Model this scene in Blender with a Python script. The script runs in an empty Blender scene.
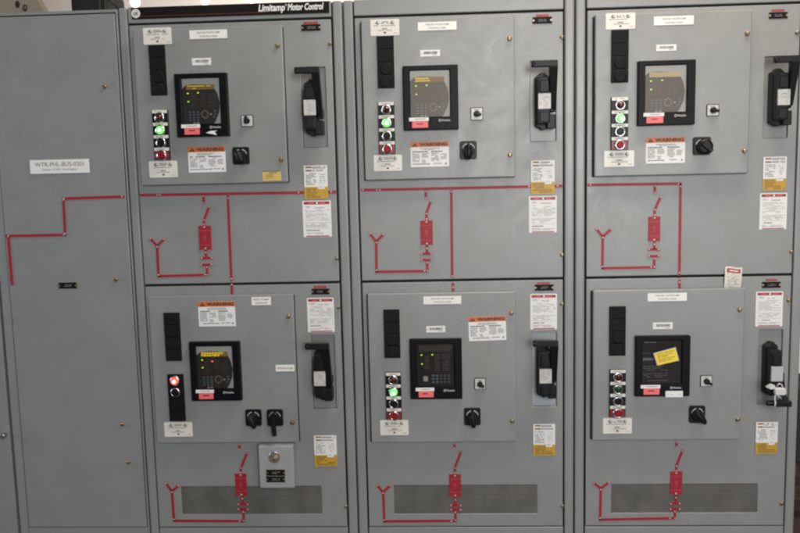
import bpy, bmesh, math, random
from mathutils import Vector, Matrix
random.seed(7)
S = bpy.context.scene
COL = S.collection
# ------------------------------------------------------------------ camera
F = 800.0
FLOOR = 1.15                     # height of the seam between upper and lower doors
CAM = Vector((-0.0981569, -3.2662830, 0.4473991 + FLOOR))
RIGHT = Vector((0.99874137, 0.044373, -0.02338189))
FWD = Vector((-0.04681158, 0.99204286, -0.11687447))
UP = Vector((0.01800977, 0.11782191, 0.99287141))


def at(px, py, y=0.0):
    """point of the vertical plane at depth y that was measured at a spot of the 800 x 533 photograph"""
    d = RIGHT * ((px - 400) / F) + FWD + UP * (-(py - 266.5) / F)
    return CAM + d * ((y - CAM.y) / d.y)


def R(xl, xr, yt, yb, y=0.0):
    cx, cy = (xl + xr) / 2, (yt + yb) / 2
    return (at(xl, cy, y).x, at(xr, cy, y).x, at(cx, yb, y).z, at(cx, yt, y).z)


# ------------------------------------------------------------------ materials
M = {}


def mat(name, col, rough=0.5, metal=0.0, coat=0.0, emit=None, estr=0.0, bump=0.0, bscale=300.0, var=0.0, vscale=12.0, spec=0.5, rvar=0.0):
    m = bpy.data.materials.new(name)
    m.use_nodes = True
    nt = m.node_tree
    b = nt.nodes['Principled BSDF']
    b.inputs['Base Color'].default_value = (*col, 1)
    b.inputs['Roughness'].default_value = rough
    b.inputs['Metallic'].default_value = metal
    b.inputs['Coat Weight'].default_value = coat
    b.inputs['Coat Roughness'].default_value = 0.06
    b.inputs['Specular IOR Level'].default_value = spec
    if emit:
        b.inputs['Emission Color'].default_value = (*emit, 1)
        b.inputs['Emission Strength'].default_value = estr
    if bump or var or rvar:
        g = nt.nodes.new('ShaderNodeNewGeometry')
    if var:
        n = nt.nodes.new('ShaderNodeTexNoise')
        n.inputs['Scale'].default_value = vscale
        n.inputs['Detail'].default_value = 6
        n.inputs['Roughness'].default_value = 0.65
        nt.links.new(g.outputs['Position'], n.inputs['Vector'])
        r = nt.nodes.new('ShaderNodeValToRGB')
        r.color_ramp.elements[0].position = 0.3
        r.color_ramp.elements[1].position = 0.7
        r.color_ramp.elements[0].color = (*[c * (1 - var) for c in col], 1)
        r.color_ramp.elements[1].color = (*[min(1, c * (1 + var)) for c in col], 1)
        nt.links.new(n.outputs['Fac'], r.inputs['Fac'])
        nt.links.new(r.outputs['Color'], b.inputs['Base Color'])
    if rvar:
        n2 = nt.nodes.new('ShaderNodeTexNoise')
        n2.inputs['Scale'].default_value = 7.0
        n2.inputs['Detail'].default_value = 9
        n2.inputs['Roughness'].default_value = 0.7
        n2.inputs['Distortion'].default_value = 1.2
        nt.links.new(g.outputs['Position'], n2.inputs['Vector'])
        mr = nt.nodes.new('ShaderNodeMapRange')
        mr.inputs['From Min'].default_value = 0.3
        mr.inputs['From Max'].default_value = 0.7
        mr.inputs['To Min'].default_value = rough - rvar
        mr.inputs['To Max'].default_value = rough + rvar
        nt.links.new(n2.outputs['Fac'], mr.inputs['Value'])
        nt.links.new(mr.outputs['Result'], b.inputs['Roughness'])
    if bump:
        n3 = nt.nodes.new('ShaderNodeTexNoise')
        n3.inputs['Scale'].default_value = bscale
        n3.inputs['Detail'].default_value = 3
        nt.links.new(g.outputs['Position'], n3.inputs['Vector'])
        bp = nt.nodes.new('ShaderNodeBump')
        bp.inputs['Strength'].default_value = bump
        bp.inputs['Distance'].default_value = 0.002
        nt.links.new(n3.outputs['Fac'], bp.inputs['Height'])
        nt.links.new(bp.outputs['Normal'], b.inputs['Normal'])
    M[name] = m
    return m


mat('grey_paint', (0.238, 0.246, 0.245), 0.34, bump=0.34, bscale=420, var=0.05, vscale=7, rvar=0.12, spec=0.55)
mat('grey_trim', (0.238, 0.246, 0.245), 0.33, bump=0.15, bscale=520, var=0.03, vscale=9, rvar=0.05)
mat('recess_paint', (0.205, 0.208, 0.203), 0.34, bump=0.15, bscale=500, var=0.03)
mat('dark_gap', (0.012, 0.012, 0.013), 0.9)
mat('black_plastic', (0.007, 0.007, 0.008), 0.40, spec=0.22)
mat('black_handle', (0.0085, 0.0085, 0.010), 0.34, bump=0.25, bscale=700, spec=0.22)
mat('blank_black', (0.007, 0.007, 0.008), 0.6, spec=0.15)
mat('relay_bezel', (0.005, 0.005, 0.0065), 0.40, spec=0.12)
mat('relay_well', (0.02, 0.019, 0.018), 0.5)
mat('plate_silver', (0.42, 0.44, 0.45), 0.5, var=0.05)
mat('membrane', (0.030, 0.024, 0.020), 0.45)
mat('membrane_dark', (0.011, 0.010, 0.0095), 0.45, spec=0.2)
mat('membrane_line', (0.075, 0.065, 0.058), 0.5)
mat('membrane_text', (0.16, 0.15, 0.14), 0.6)
mat('key_blue', (0.11, 0.15, 0.24), 0.5)
mat('key_cream', (0.36, 0.34, 0.30), 0.5)
mat('key_dark', (0.03, 0.028, 0.028), 0.5)
mat('red_tape', (0.30, 0.006, 0.018), 0.55, var=0.12, vscale=40)
mat('red_line', (0.45, 0.09, 0.10), 0.5)
mat('red_plate', (0.22, 0.008, 0.014), 0.4)
mat('rivet', (0.50, 0.43, 0.40), 0.45, metal=0.5)
mat('brass', (0.36, 0.27, 0.155), 0.42, metal=0.85)
mat('chrome', (0.55, 0.55, 0.57), 0.16, metal=1.0)
mat('steel', (0.45, 0.45, 0.45), 0.35, metal=0.9)
mat('white_plate', (0.78, 0.77, 0.74), 0.4)
mat('cream_plate', (0.70, 0.675, 0.62), 0.4)
mat('paper', (0.74, 0.74, 0.735), 0.55)
mat('tag_paper', (0.66, 0.62, 0.55), 0.6, var=0.06, vscale=30)
mat('ink', (0.03, 0.03, 0.032), 0.6)
mat('ink_soft', (0.30, 0.29, 0.28), 0.6)
mat('ink_mid', (0.16, 0.155, 0.15), 0.6)
mat('orange', (0.60, 0.14, 0.020), 0.45)
mat('warn_red', (0.31, 0.010, 0.016), 0.45)
mat('tag_red', (0.50, 0.07, 0.05), 0.5)
mat('ochre', (0.50, 0.29, 0.022), 0.5, var=0.06, vscale=60)
mat('ochre_dark', (0.22, 0.13, 0.03), 0.5)
mat('label_yellow', (0.62, 0.44, 0.13), 0.5, var=0.05, vscale=50)
mat('note_yellow', (0.80, 0.60, 0.05), 0.6)
mat('note_edge', (0.03, 0.06, 0.30), 0.5)
mat('pink_tape', (0.80, 0.15, 0.16), 0.5)
mat('selector_plate', (0.55, 0.55, 0.54), 0.4)
mat('silver_label', (0.50, 0.49, 0.47), 0.45, var=0.25, vscale=45)
mat('lens_red_off', (0.05, 0.004, 0.006), 0.12, coat=0.6)
mat('lens_red_on', (0.8, 0.04, 0.04), 0.2, emit=(1.0, 0.06, 0.05), estr=2.6)
mat('lens_hot', (1, 0.6, 0.5), 0.2, emit=(1.0, 0.55, 0.45), estr=3.0)
mat('lens_green_on', (0.1, 0.8, 0.1), 0.2, emit=(0.10, 1.0, 0.10), estr=2.2)
mat('lens_green_hot', (0.6, 1, 0.6), 0.2, emit=(0.40, 1.0, 0.38), estr=2.6)
mat('lens_green_off', (0.008, 0.035, 0.012), 0.12, coat=0.6)
mat('button_black', (0.009, 0.009, 0.012), 0.35, spec=0.15)
mat('button_red', (0.26, 0.008, 0.018), 0.4, spec=0.15)
mat('led_lime', (0.5, 0.8, 0.05), 0.4, emit=(0.52, 1.0, 0.03), estr=0.8)
mat('led_red', (0.9, 0.1, 0.1), 0.4, emit=(1.0, 0.10, 0.08), estr=1.6)
mat('display_brown', (0.10, 0.065, 0.025), 0.5, emit=(0.30, 0.16, 0.04), estr=0.35)
mat('display_cream', (0.40, 0.32, 0.18), 0.5, emit=(0.5, 0.38, 0.18), estr=0.25)
mat('display_off', (0.02, 0.017, 0.014), 0.4)
mat('display_amber', (0.6, 0.45, 0.03), 0.5, emit=(0.85, 0.58, 0.02), estr=0.45)
mat('header_black', (0.009, 0.008, 0.008), 0.5, spec=0.12)
mat('recess_paint_lit', (0.33, 0.355, 0.385), 0.35, bump=0.1, bscale=300, var=0.06, vscale=20)  # lighter recess paint: a bluish window reflection put into the colour
mat('header_red', (0.10, 0.014, 0.016), 0.4)
mat('white_print', (0.75, 0.74, 0.72), 0.5)
mat('box_white', (0.30, 0.31, 0.315), 0.45, bump=0.1, bscale=500)
mat('padlock_white', (0.56, 0.56, 0.54), 0.4)
mat('lock_grey', (0.42, 0.43, 0.43), 0.4)
mat('tan_steel', (0.25, 0.215, 0.165), 0.55, var=0.08, vscale=6)
mat('motor_black', (0.010, 0.010, 0.012), 0.5)
mat('navy_paint', (0.013, 0.013, 0.020), 0.5)
mat('plaster', (0.72, 0.69, 0.65), 0.9, var=0.04, vscale=2)
mat('floor_tile', (0.075, 0.048, 0.040), 0.7, var=0.12, vscale=3, bump=0.2, bscale=60)
mat('lamp_glow', (1, 0.9, 0.75), 0.5, emit=(1.0, 0.80, 0.52), estr=9.0)
mat('lamp_metal', (0.5, 0.5, 0.5), 0.4, metal=0.7)
mat('filter_line', (0.10, 0.097, 0.088), 0.6)


def grille_material():
    m = bpy.data.materials.new('perforated_grille')
    m.use_nodes = True
    nt = m.node_tree
    b = nt.nodes['Principled BSDF']
    g = nt.nodes.new('ShaderNodeNewGeometry')
    v = nt.nodes.new('ShaderNodeTexVoronoi')
    v.inputs['Scale'].default_value = 270
    v.inputs['Randomness'].default_value = 0.15
    nt.links.new(g.outputs['Position'], v.inputs['Vector'])
    r = nt.nodes.new('ShaderNodeValToRGB')
    r.color_ramp.elements[0].position = 0.22
    r.color_ramp.elements[0].color = (0.030, 0.028, 0.024, 1)
    r.color_ramp.elements[1].position = 0.50
    r.color_ramp.elements[1].color = (0.140, 0.137, 0.126, 1)
    nt.links.new(v.outputs['Distance'], r.inputs['Fac'])
    n = nt.nodes.new('ShaderNodeTexNoise')
    n.inputs['Scale'].default_value = 11
    n.inputs['Detail'].default_value = 5
    nt.links.new(g.outputs['Position'], n.inputs['Vector'])
    mr = nt.nodes.new('ShaderNodeMapRange')
    mr.inputs['From Min'].default_value = 0.3
    mr.inputs['From Max'].default_value = 0.7
    mr.inputs['To Min'].default_value = 0.75
    mr.inputs['To Max'].default_value = 1.2
    nt.links.new(n.outputs['Fac'], mr.inputs['Value'])
    mx = nt.nodes.new('ShaderNodeMix')
    mx.data_type = 'RGBA'
    mx.blend_type = 'MULTIPLY'
    mx.inputs['Factor'].default_value = 1
    nt.links.new(r.outputs['Color'], mx.inputs[6])
    nt.links.new(mr.outputs['Result'], mx.inputs[7])
    nt.links.new(mx.outputs[2], b.inputs['Base Color'])
    bp = nt.nodes.new('ShaderNodeBump')
    bp.inputs['Strength'].default_value = 0.5
    bp.inputs['Distance'].default_value = 0.002
    nt.links.new(v.outputs['Distance'], bp.inputs['Height'])
    nt.links.new(bp.outputs['Normal'], b.inputs['Normal'])
    b.inputs['Roughness'].default_value = 0.6
    M['perforated_grille'] = m


def glass_material():
    m = bpy.data.materials.new('cover_glass')
    m.use_nodes = True
    nt = m.node_tree
    nt.nodes.remove(nt.nodes['Principled BSDF'])
    out = nt.nodes['Material Output']
    t = nt.nodes.new('ShaderNodeBsdfTransparent')
    t.inputs['Color'].default_value = (0.93, 0.93, 0.92, 1)
    gl = nt.nodes.new('ShaderNodeBsdfGlossy')
    gl.inputs['Roughness'].default_value = 0.04
    fr = nt.nodes.new('ShaderNodeFresnel')
    fr.inputs['IOR'].default_value = 1.55
    mx = nt.nodes.new('ShaderNodeMixShader')
    nt.links.new(fr.outputs[0], mx.inputs[0])
    nt.links.new(t.outputs[0], mx.inputs[1])
    nt.links.new(gl.outputs[0], mx.inputs[2])
    nt.links.new(mx.outputs[0], out.inputs['Surface'])
    M['cover_glass'] = m


def brick_material():
    m = bpy.data.materials.new('brick')
    m.use_nodes = True
    nt = m.node_tree
    b = nt.nodes['Principled BSDF']
    g = nt.nodes.new('ShaderNodeNewGeometry')
    mp = nt.nodes.new('ShaderNodeMapping')
    mp.inputs['Rotation'].default_value = (math.radians(90), 0, 0)
    nt.links.new(g.outputs['Position'], mp.inputs['Vector'])
    br = nt.nodes.new('ShaderNodeTexBrick')
    br.inputs['Color1'].default_value = (0.055, 0.020, 0.013, 1)
    br.inputs['Color2'].default_value = (0.035, 0.014, 0.010, 1)
    br.inputs['Mortar'].default_value = (0.06, 0.05, 0.045, 1)
    br.inputs['Scale'].default_value = 4.4
    br.inputs['Mortar Size'].default_value = 0.018
    nt.links.new(mp.outputs[0], br.inputs['Vector'])
    nt.links.new(br.outputs['Color'], b.inputs['Base Color'])
    b.inputs['Roughness'].default_value = 0.8
    M['brick'] = m


grille_material()
glass_material()
brick_material()


# ------------------------------------------------------------------ mesh building
class MB:
    """collects boxes, rods, plates and lettering and links them as one mesh object"""

    def __init__(self):
        self.v, self.f, self.m, self.mats, self.smooth = [], [], [], [], []

    def mi(self, name):
        if name not in self.mats:
            self.mats.append(name)
        return self.mats.index(name)

    def add(self, vs, fs, mname, smooth=False):
        o = len(self.v)
        self.v += [tuple(p) for p in vs]
        k = self.mi(mname)
        for f in fs:
            self.f.append([o + i for i in f])
            self.m.append(k)
            self.smooth.append(smooth)

    def box(self, x0, x1, y0, y1, z0, z1, m):
        vs = [(x, y, z) for x in (x0, x1) for y in (y0, y1) for z in (z0, z1)]
        self.add(vs, [(0, 1, 3, 2), (4, 6, 7, 5), (0, 4, 5, 1), (2, 3, 7, 6), (0, 2, 6, 4), (1, 5, 7, 3)], m)

    def quad(self, x0, x1, z0, z1, y, m):
        self.add([(x0, y, z0), (x1, y, z0), (x1, y, z1), (x0, y, z1)], [(0, 1, 2, 3)], m)

    def poly(self, pts, y0, y1, m):
        """outline in x, z (counter-clockwise seen from the front) pushed from front y0 to back y1"""
        n = len(pts)
        vs = [(x, y0, z) for x, z in pts] + [(x, y1, z) for x, z in pts]
        fs = [tuple(range(n)), tuple(range(2 * n - 1, n - 1, -1))]
        fs += [(i, i + n, (i + 1) % n + n, (i + 1) % n) for i in range(n)]
        self.add(vs, fs, m)

    def rrect(self, x0, x1, z0, z1, r, y0, y1, m, seg=4):
        pts = []
        for cx, cz, a0 in ((x1 - r, z0 + r, -90), (x1 - r, z1 - r, 0), (x0 + r, z1 - r, 90), (x0 + r, z0 + r, 180)):
            for k in range(seg + 1):
                a = math.radians(a0 + 90 * k / seg)
                pts.append((cx + r * math.cos(a), cz + r * math.sin(a)))
        self.poly(pts, y0, y1, m)

    def lathe(self, x, z, prof, m, seg=20, sx=1.0, sz=1.0):
        """profile of (radius, y) turned round the axis that points out of the cabinet face"""
        vs, fs = [], []
        for r, y in prof:
            for k in range(seg):
                a = 2 * math.pi * k / seg
                vs.append((x + sx * r * math.cos(a), y, z + sz * r * math.sin(a)))
        n = len(prof)
        for i in range(n - 1):
            for k in range(seg):
                k2 = (k + 1) % seg
                fs.append((i * seg + k, (i + 1) * seg + k, (i + 1) * seg + k2, i * seg + k2))
        self.add(vs, fs, m, True)
        self.add(vs[(n - 1) * seg:], [tuple(range(seg - 1, -1, -1))], m)
        self.add(vs[:seg], [tuple(range(seg))], m)

    def bar(self, p, q, w, y0, y1, m):
        """flat strip from p to q (x, z)"""
        dx, dz = q[0] - p[0], q[1] - p[1]
        L = math.hypot(dx, dz)
        nx, nz = -dz / L * w / 2, dx / L * w / 2
        self.poly([(p[0] - nx, p[1] - nz), (q[0] - nx, q[1] - nz), (q[0] + nx, q[1] + nz), (p[0] + nx, p[1] + nz)], y0, y1, m)

    def tube(self, pts, r, m, seg=8):
        pts = [Vector(p) for p in pts]
        vs, fs = [], []
        for i, p in enumerate(pts):
            t = (pts[min(i + 1, len(pts) - 1)] - pts[max(i - 1, 0)]).normalized()
            u = t.cross(Vector((0.13, 0.31, 0.94))).normalized()
            w = t.cross(u)
            rr = r[i] if isinstance(r, (list, tuple)) else r
            for k in range(seg):
                a = 2 * math.pi * k / seg
                vs.append(p + u * (rr * math.cos(a)) + w * (rr * math.sin(a)))
        for i in range(len(pts) - 1):
            for k in range(seg):
                k2 = (k + 1) % seg
                fs.append((i * seg + k, i * seg + k2, (i + 1) * seg + k2, (i + 1) * seg + k))
        fs.append(tuple(range(seg))[::-1])
        fs.append(tuple(range((len(pts) - 1) * seg, len(pts) * seg)))
        self.add(vs, fs, m, True)

    def text(self, s, cx, cz, w, h, y, m, bold=0.0, shear=0.0, rot=0.0):
        """flat lettering fitted to a box w by h round (cx, cz)"""
        cu = bpy.data.curves.new('lettering', 'FONT')
        cu.body = s
        cu.size = 1.0
        cu.offset = bold
        cu.shear = shear
        cu.resolution_u = 3
        ob = bpy.data.objects.new('lettering', cu)
        me = bpy.data.meshes.new_from_object(ob)
        xs = [p.co.x for p in me.vertices]
        ys = [p.co.y for p in me.vertices]
        if xs:
            ax, bx, ay, by = min(xs), max(xs), min(ys), max(ys)
            kx, ky = w / (bx - ax), h / (by - ay)
            vs = []
            for p in me.vertices:
                a, b = (p.co.x - (ax + bx) / 2) * kx, (p.co.y - (ay + by) / 2) * ky
                c, sn = math.cos(rot), math.sin(rot)
                vs.append((cx + a * c - b * sn, y, cz + a * sn + b * c))
            self.add(vs, [tuple(p.vertices) for p in me.polygons], m)
        bpy.data.objects.remove(ob)
        bpy.data.meshes.remove(me)
        bpy.data.curves.remove(cu)

    def rows(self, x0, x1, z0, z1, n, y, m, fill=0.5, gap=0.2, wmin=0.06, wmax=0.2):
        """lines of print too fine to read: short word marks"""
        h = (z1 - z0) / n
        W = x1 - x0
        for i in range(n):
            zc = z1 - h * (i + 0.5)
            x = x0 + random.uniform(0, 0.03) * W
            end = x1 - random.uniform(0, 0.3) * W
            while x < end:
                w = random.uniform(wmin, wmax) * W
                if random.random() > gap:
                    self.quad(x, min(x + w, x1), zc - h * fill / 2, zc + h * fill / 2, y, m)
                x += w + 0.02 * W

    def spin(self, cx, cz, ang):
        c, s = math.cos(ang), math.sin(ang)
        self.v = [(cx + (x - cx) * c - (z - cz) * s, y, cz + (x - cx) * s + (z - cz) * c) for x, y, z in self.v]

    def build(self, name, parent=None, bevel=0.0, seg=2, label=None, origin=None):
        lo = [min(p[i] for p in self.v) for i in range(3)]
        hi = [max(p[i] for p in self.v) for i in range(3)]
        o = Vector(origin) if origin else Vector([(lo[i] + hi[i]) / 2 for i in range(3)])
        me = bpy.data.meshes.new(name)
        me.from_pydata([Vector(p) - o for p in self.v], [], self.f)
        for n in self.mats:
            me.materials.append(M[n])
        me.polygons.foreach_set('material_index', self.m)
        me.polygons.foreach_set('use_smooth', self.smooth)
        me.update()
        ob = bpy.data.objects.new(name, me)
        COL.objects.link(ob)
        ob['origin_world'] = tuple(o)
        if parent:
            ob.parent = parent
            ob.location = o - Vector(parent['origin_world'])
        else:
            ob.location = o
        if bevel:
            b = ob.modifiers.new('edge', 'BEVEL')
            b.width = bevel
            b.segments = seg
            b.limit_method = 'ANGLE'
            b.angle_limit = math.radians(50)
            b.harden_normals = False
        if label:
            ob['label'] = label
        return ob


def empty(name, loc):
    o = bpy.data.objects.new(name, None)
    o.empty_display_size = 0.1
    o.location = loc
    o['origin_world'] = tuple(loc)
    COL.objects.link(o)
    return o


def tag(o, label=None, cat=None, group=None, kind=None):
    if label:
        o['label'] = label
    if cat:
        o['category'] = cat
    if group:
        o['group'] = group
    if kind:
        o['kind'] = kind
    return o


def plate_with_holes(mb, x0, x1, z0, z1, yf, yb, holes, m):
    """sheet-metal door: front face with rectangular openings, their inner walls and the outer return flanges"""
    xs = sorted({x0, x1, *[h[0] for h in holes], *[h[1] for h in holes]})
    zs = sorted({z0, z1, *[h[2] for h in holes], *[h[3] for h in holes]})
    nx, nz = len(xs) - 1, len(zs) - 1

    def solid(i, j):
        if not (0 <= i < nx and 0 <= j < nz):
            return False
        cx, cz = (xs[i] + xs[i + 1]) / 2, (zs[j] + zs[j + 1]) / 2
        return not any(h[0] < cx < h[1] and h[2] < cz < h[3] for h in holes)
    vid, vs, fs = {}, [], []

    def V(i, j, y):
        k = (i, j, y)
        if k not in vid:
            vid[k] = len(vs)
            vs.append((xs[i], y, zs[j]))
        return vid[k]
    for i in range(nx):
        for j in range(nz):
            if not solid(i, j):
                continue
            fs.append((V(i, j, yf), V(i + 1, j, yf), V(i + 1, j + 1, yf), V(i, j + 1, yf)))
            if not solid(i - 1, j):
                fs.append((V(i, j, yb), V(i, j, yf), V(i, j + 1, yf), V(i, j + 1, yb)))
            if not solid(i + 1, j):
                fs.append((V(i + 1, j, yf), V(i + 1, j, yb), V(i + 1, j + 1, yb), V(i + 1, j + 1, yf)))
            if not solid(i, j - 1):
                fs.append((V(i, j, yb), V(i + 1, j, yb), V(i + 1, j, yf), V(i, j, yf)))
            if not solid(i, j + 1):
                fs.append((V(i, j + 1, yf), V(i + 1, j + 1, yf), V(i + 1, j + 1, yb), V(i, j + 1, yb)))
    mb.add(vs, fs, m)


# depths of the faces, metres; the cabinet fronts look towards -y
DOOR = -0.004
PANEL = -0.034
TOPZ = at(230, 4.0).z            # top of the cabinets
SILL = 0.0


# ------------------------------------------------------------------ labels and small parts
def certification_label(root, r, y):
    x0, x1, z0, z1 = r
    w, h = x1 - x0, z1 - z0
    mb = MB()
    mb.rrect(x0, x1, z0, z1, 0.004, y - 0.0015, y, 'cream_plate')
    yy = y - 0.0018
    for u in (0.25, 0.76):
        cx, cz = x0 + u * w, z0 + 0.78 * h
        mb.lathe(cx, cz, [(0.065 * w, yy + 0.0002), (0.065 * w, yy)], 'ink_mid', 14)
        mb.rows(cx - 0.1 * w, cx - 0.07 * w, cz - 0.05 * h, cz + 0.02 * h, 1, yy, 'ink_mid', 0.7, 0)
        mb.quad(cx, cx + 0.045 * w, cz - 0.03 * h, cz + 0.08 * h, yy - 0.0002, 'cream_plate')
    mb.rows(x0 + 0.36 * w, x0 + 0.66 * w, z0 + 0.70 * h, z0 + 0.88 * h, 2, yy, 'ink_mid', 0.6, 0.1)
    mb.rows(x0 + 0.1 * w, x0 + 0.92 * w, z0 + 0.55 * h, z0 + 0.66 * h, 1, yy, 'ink_soft', 0.5, 0.1, 0.04, 0.12)
    mb.rows(x0 + 0.40 * w, x0 + 0.60 * w, z0 + 0.36 * h, z0 + 0.47 * h, 1, yy, 'ink_mid', 0.6, 0.0)
    mb.rows(x0 + 0.25 * w, x0 + 0.80 * w, z0 + 0.27 * h, z0 + 0.36 * h, 1, yy, 'ink_soft', 0.6, 0.2)
    mb.quad(x0 + 0.46 * w, x0 + 0.53 * w, z0 + 0.12 * h, z0 + 0.23 * h, yy, 'ink')
    mb.rows(x0 + 0.80 * w, x0 + 0.95 * w, z0 + 0.10 * h, z0 + 0.17 * h, 1, yy, 'ink_soft', 0.5, 0.0)
    return mb.build('certification_label', root)


def name_label(root, r, y, lines, name='nameplate', fit=0.62, label=None):
    x0, x1, z0, z1 = r
    w, h = x1 - x0, z1 - z0
    mb = MB()
    mb.box(x0, x1, y - 0.002, y, z0, z1, 'white_plate')
    n = len(lines)
    for i, s in enumerate(lines):
        zc = z1 - h * (0.30 + 0.43 * i) if n == 2 else (z0 + z1) / 2
        mb.text(s, (x0 + x1) / 2, zc, w * fit * (1.0 if i == 0 else 0.74), h * (0.20 if n == 2 else 0.34), y - 0.0024, 'ink_mid', 0.01)
    return mb.build(name, root, label=label)


def barcode_label(root, r, y):
    x0, x1, z0, z1 = r
    w, h = x1 - x0, z1 - z0
    mb = MB()
    mb.box(x0, x1, y - 0.0012, y, z0, z1, 'paper')
    x = x0 + 0.17 * w
    while x < x0 + 0.84 * w:
        b = random.uniform(0.012, 0.045) * w
        mb.quad(x, x + b, z0 + 0.36 * h, z0 + 0.76 * h, y - 0.0015, 'ink')
        x += b + random.uniform(0.012, 0.03) * w
    mb.rows(x0 + 0.62 * w, x0 + 0.86 * w, z0 + 0.14 * h, z0 + 0.27 * h, 1, y - 0.0015, 'ink_mid', 0.6, 0.0)
    mb.quad(x0 + 0.05 * w, x0 + 0.09 * w, z0 + 0.4 * h, z0 + 0.56 * h, y - 0.0015, 'ink_soft')
    return mb.build('barcode_label', root)


def warning_label(root, r, y, tilt=0.0):
    x0, x1, z0, z1 = r
    w, h = x1 - x0, z1 - z0
    mb = MB()
    mb.box(x0, x1, y - 0.0012, y, z0, z1, 'paper')
    zh = z1 - 0.205 * h
    mb.quad(x0, x1, zh, z1, y - 0.0015, 'orange')
    yy = y - 0.0018
    mb.text('WARNING', x0 + 0.60 * w, (zh + z1) / 2, 0.73 * w, 0.135 * h, yy, 'ink', 0.045)
    zt = zh + 0.03 * h
    mb.add([(x0 + 0.04 * w, yy, zt), (x0 + 0.19 * w, yy, zt), (x0 + 0.115 * w, yy, z1 - 0.03 * h)], [(0, 1, 2)], 'ink')
    mb.quad(x0 + 0.107 * w, x0 + 0.123 * w, zt + 0.035 * h, zt + 0.09 * h, yy - 0.0002, 'orange')
    mb.rows(x0 + 0.24 * w, x0 + 0.78 * w, z0 + 0.66 * h, z0 + 0.76 * h, 2, yy, 'ink_soft', 0.55, 0.1, 0.08, 0.2)
    mb.rows(x0 + 0.04 * w, x0 + 0.48 * w, z0 + 0.58 * h, z0 + 0.645 * h, 1, yy, 'ink', 0.55, 0.1, 0.08, 0.2)
    mb.rows(x0 + 0.54 * w, x0 + 0.90 * w, z0 + 0.58 * h, z0 + 0.645 * h, 1, yy, 'ink', 0.55, 0.1, 0.08, 0.2)
    for a, b, lo, hi in ((0.04, 0.24, 0.2, 0.57), (0.29, 0.48, 0.36, 0.57), (0.54, 0.74, 0.22, 0.57), (0.78, 0.94, 0.30, 0.52), (0.29, 0.40, 0.16, 0.30)):
        mb.rows(x0 + a * w, x0 + b * w, z0 + lo * h, z0 + hi * h, max(2, int((hi - lo) * 22)), yy, 'ink_soft', 0.5, 0.1, 0.15, 0.5)
    mb.rows(x0 + 0.04 * w, x0 + 0.62 * w, z0 + 0.09 * h, z0 + 0.15 * h, 1, yy, 'ink_mid', 0.55, 0.1, 0.08, 0.2)
    mb.rows(x0 + 0.60 * w, x0 + 0.85 * w, z0 + 0.10 * h, z0 + 0.17 * h, 1, yy, 'ink_soft', 0.55, 0.1)
    mb.lathe(x0 + 0.92 * w, z0 + 0.12 * h, [(0.022 * w, yy + 0.0002), (0.022 * w, yy)], 'ink', 12)
    if tilt:
        mb.spin((x0 + x1) / 2, (z0 + z1) / 2, tilt)
    return mb.build('warning_label', root)


def safety_sheet(root, r, y):
    x0, x1, z0, z1 = r
    w, h = x1 - x0, z1 - z0
    mb = MB()
    mb.rrect(x0, x1, z0, z1, 0.004, y - 0.0012, y, 'paper')
    yy = y - 0.0016
    mb.quad(x0 + 0.05 * w, x1 - 0.05 * w, z1 - 0.105 * h, z1 - 0.03 * h, yy, 'warn_red')
    mb.rows(x0 + 0.20 * w, x0 + 0.42 * w, z1 - 0.085 * h, z1 - 0.05 * h, 1, yy - 0.0003, 'pink_tape', 0.8, 0, 0.05, 0.1)
    mb.rows(x0 + 0.60 * w, x0 + 0.84 * w, z1 - 0.085 * h, z1 - 0.05 * h, 1, yy - 0.0003, 'pink_tape', 0.8, 0, 0.05, 0.1)
    mb.lathe(x0 + 0.51 * w, z1 - 0.067 * h, [(0.028 * h, yy), (0.028 * h, yy - 0.0003)], 'paper', 12)
    mb.quad(x0 + 0.10 * w, x1 - 0.09 * w, z0 + 0.012 * h, z0 + 0.04 * h, yy, 'warn_red')
    mb.rows(x0 + 0.09 * w, x0 + 0.30 * w, z0 + 0.80 * h, z0 + 0.86 * h, 2, yy, 'ink_soft', 0.45, 0.1)
    mb.rows(x0 + 0.42 * w, x0 + 0.80 * w, z0 + 0.78 * h, z0 + 0.83 * h, 1, yy, 'ink_soft', 0.45, 0.1)
    mb.rows(x0 + 0.09 * w, x0 + 0.95 * w, z0 + 0.45 * h, z0 + 0.76 * h, 9, yy, 'ink_soft', 0.32, 0.3, 0.05, 0.25)
    mb.quad(x0 + 0.08 * w, x1 - 0.04 * w, z0 + 0.385 * h, z0 + 0.392 * h, yy, 'ink_mid')
    mb.rows(x0 + 0.09 * w, x0 + 0.92 * w, z0 + 0.27 * h, z0 + 0.37 * h, 3, yy, 'ink_soft', 0.4, 0.25)
    mb.quad(x0 + 0.08 * w, x1 - 0.04 * w, z0 + 0.238 * h, z0 + 0.244 * h, yy, 'ink_soft')
    mb.rows(x0 + 0.09 * w, x0 + 0.60 * w, z0 + 0.16 * h, z0 + 0.21 * h, 1, yy, 'ink_mid', 0.5, 0.1)
    mb.rows(x0 + 0.09 * w, x0 + 0.92 * w, z0 + 0.07 * h, z0 + 0.13 * h, 2, yy, 'ink_soft', 0.45, 0.2)
    return mb.build('safety_sheet', root)


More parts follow.
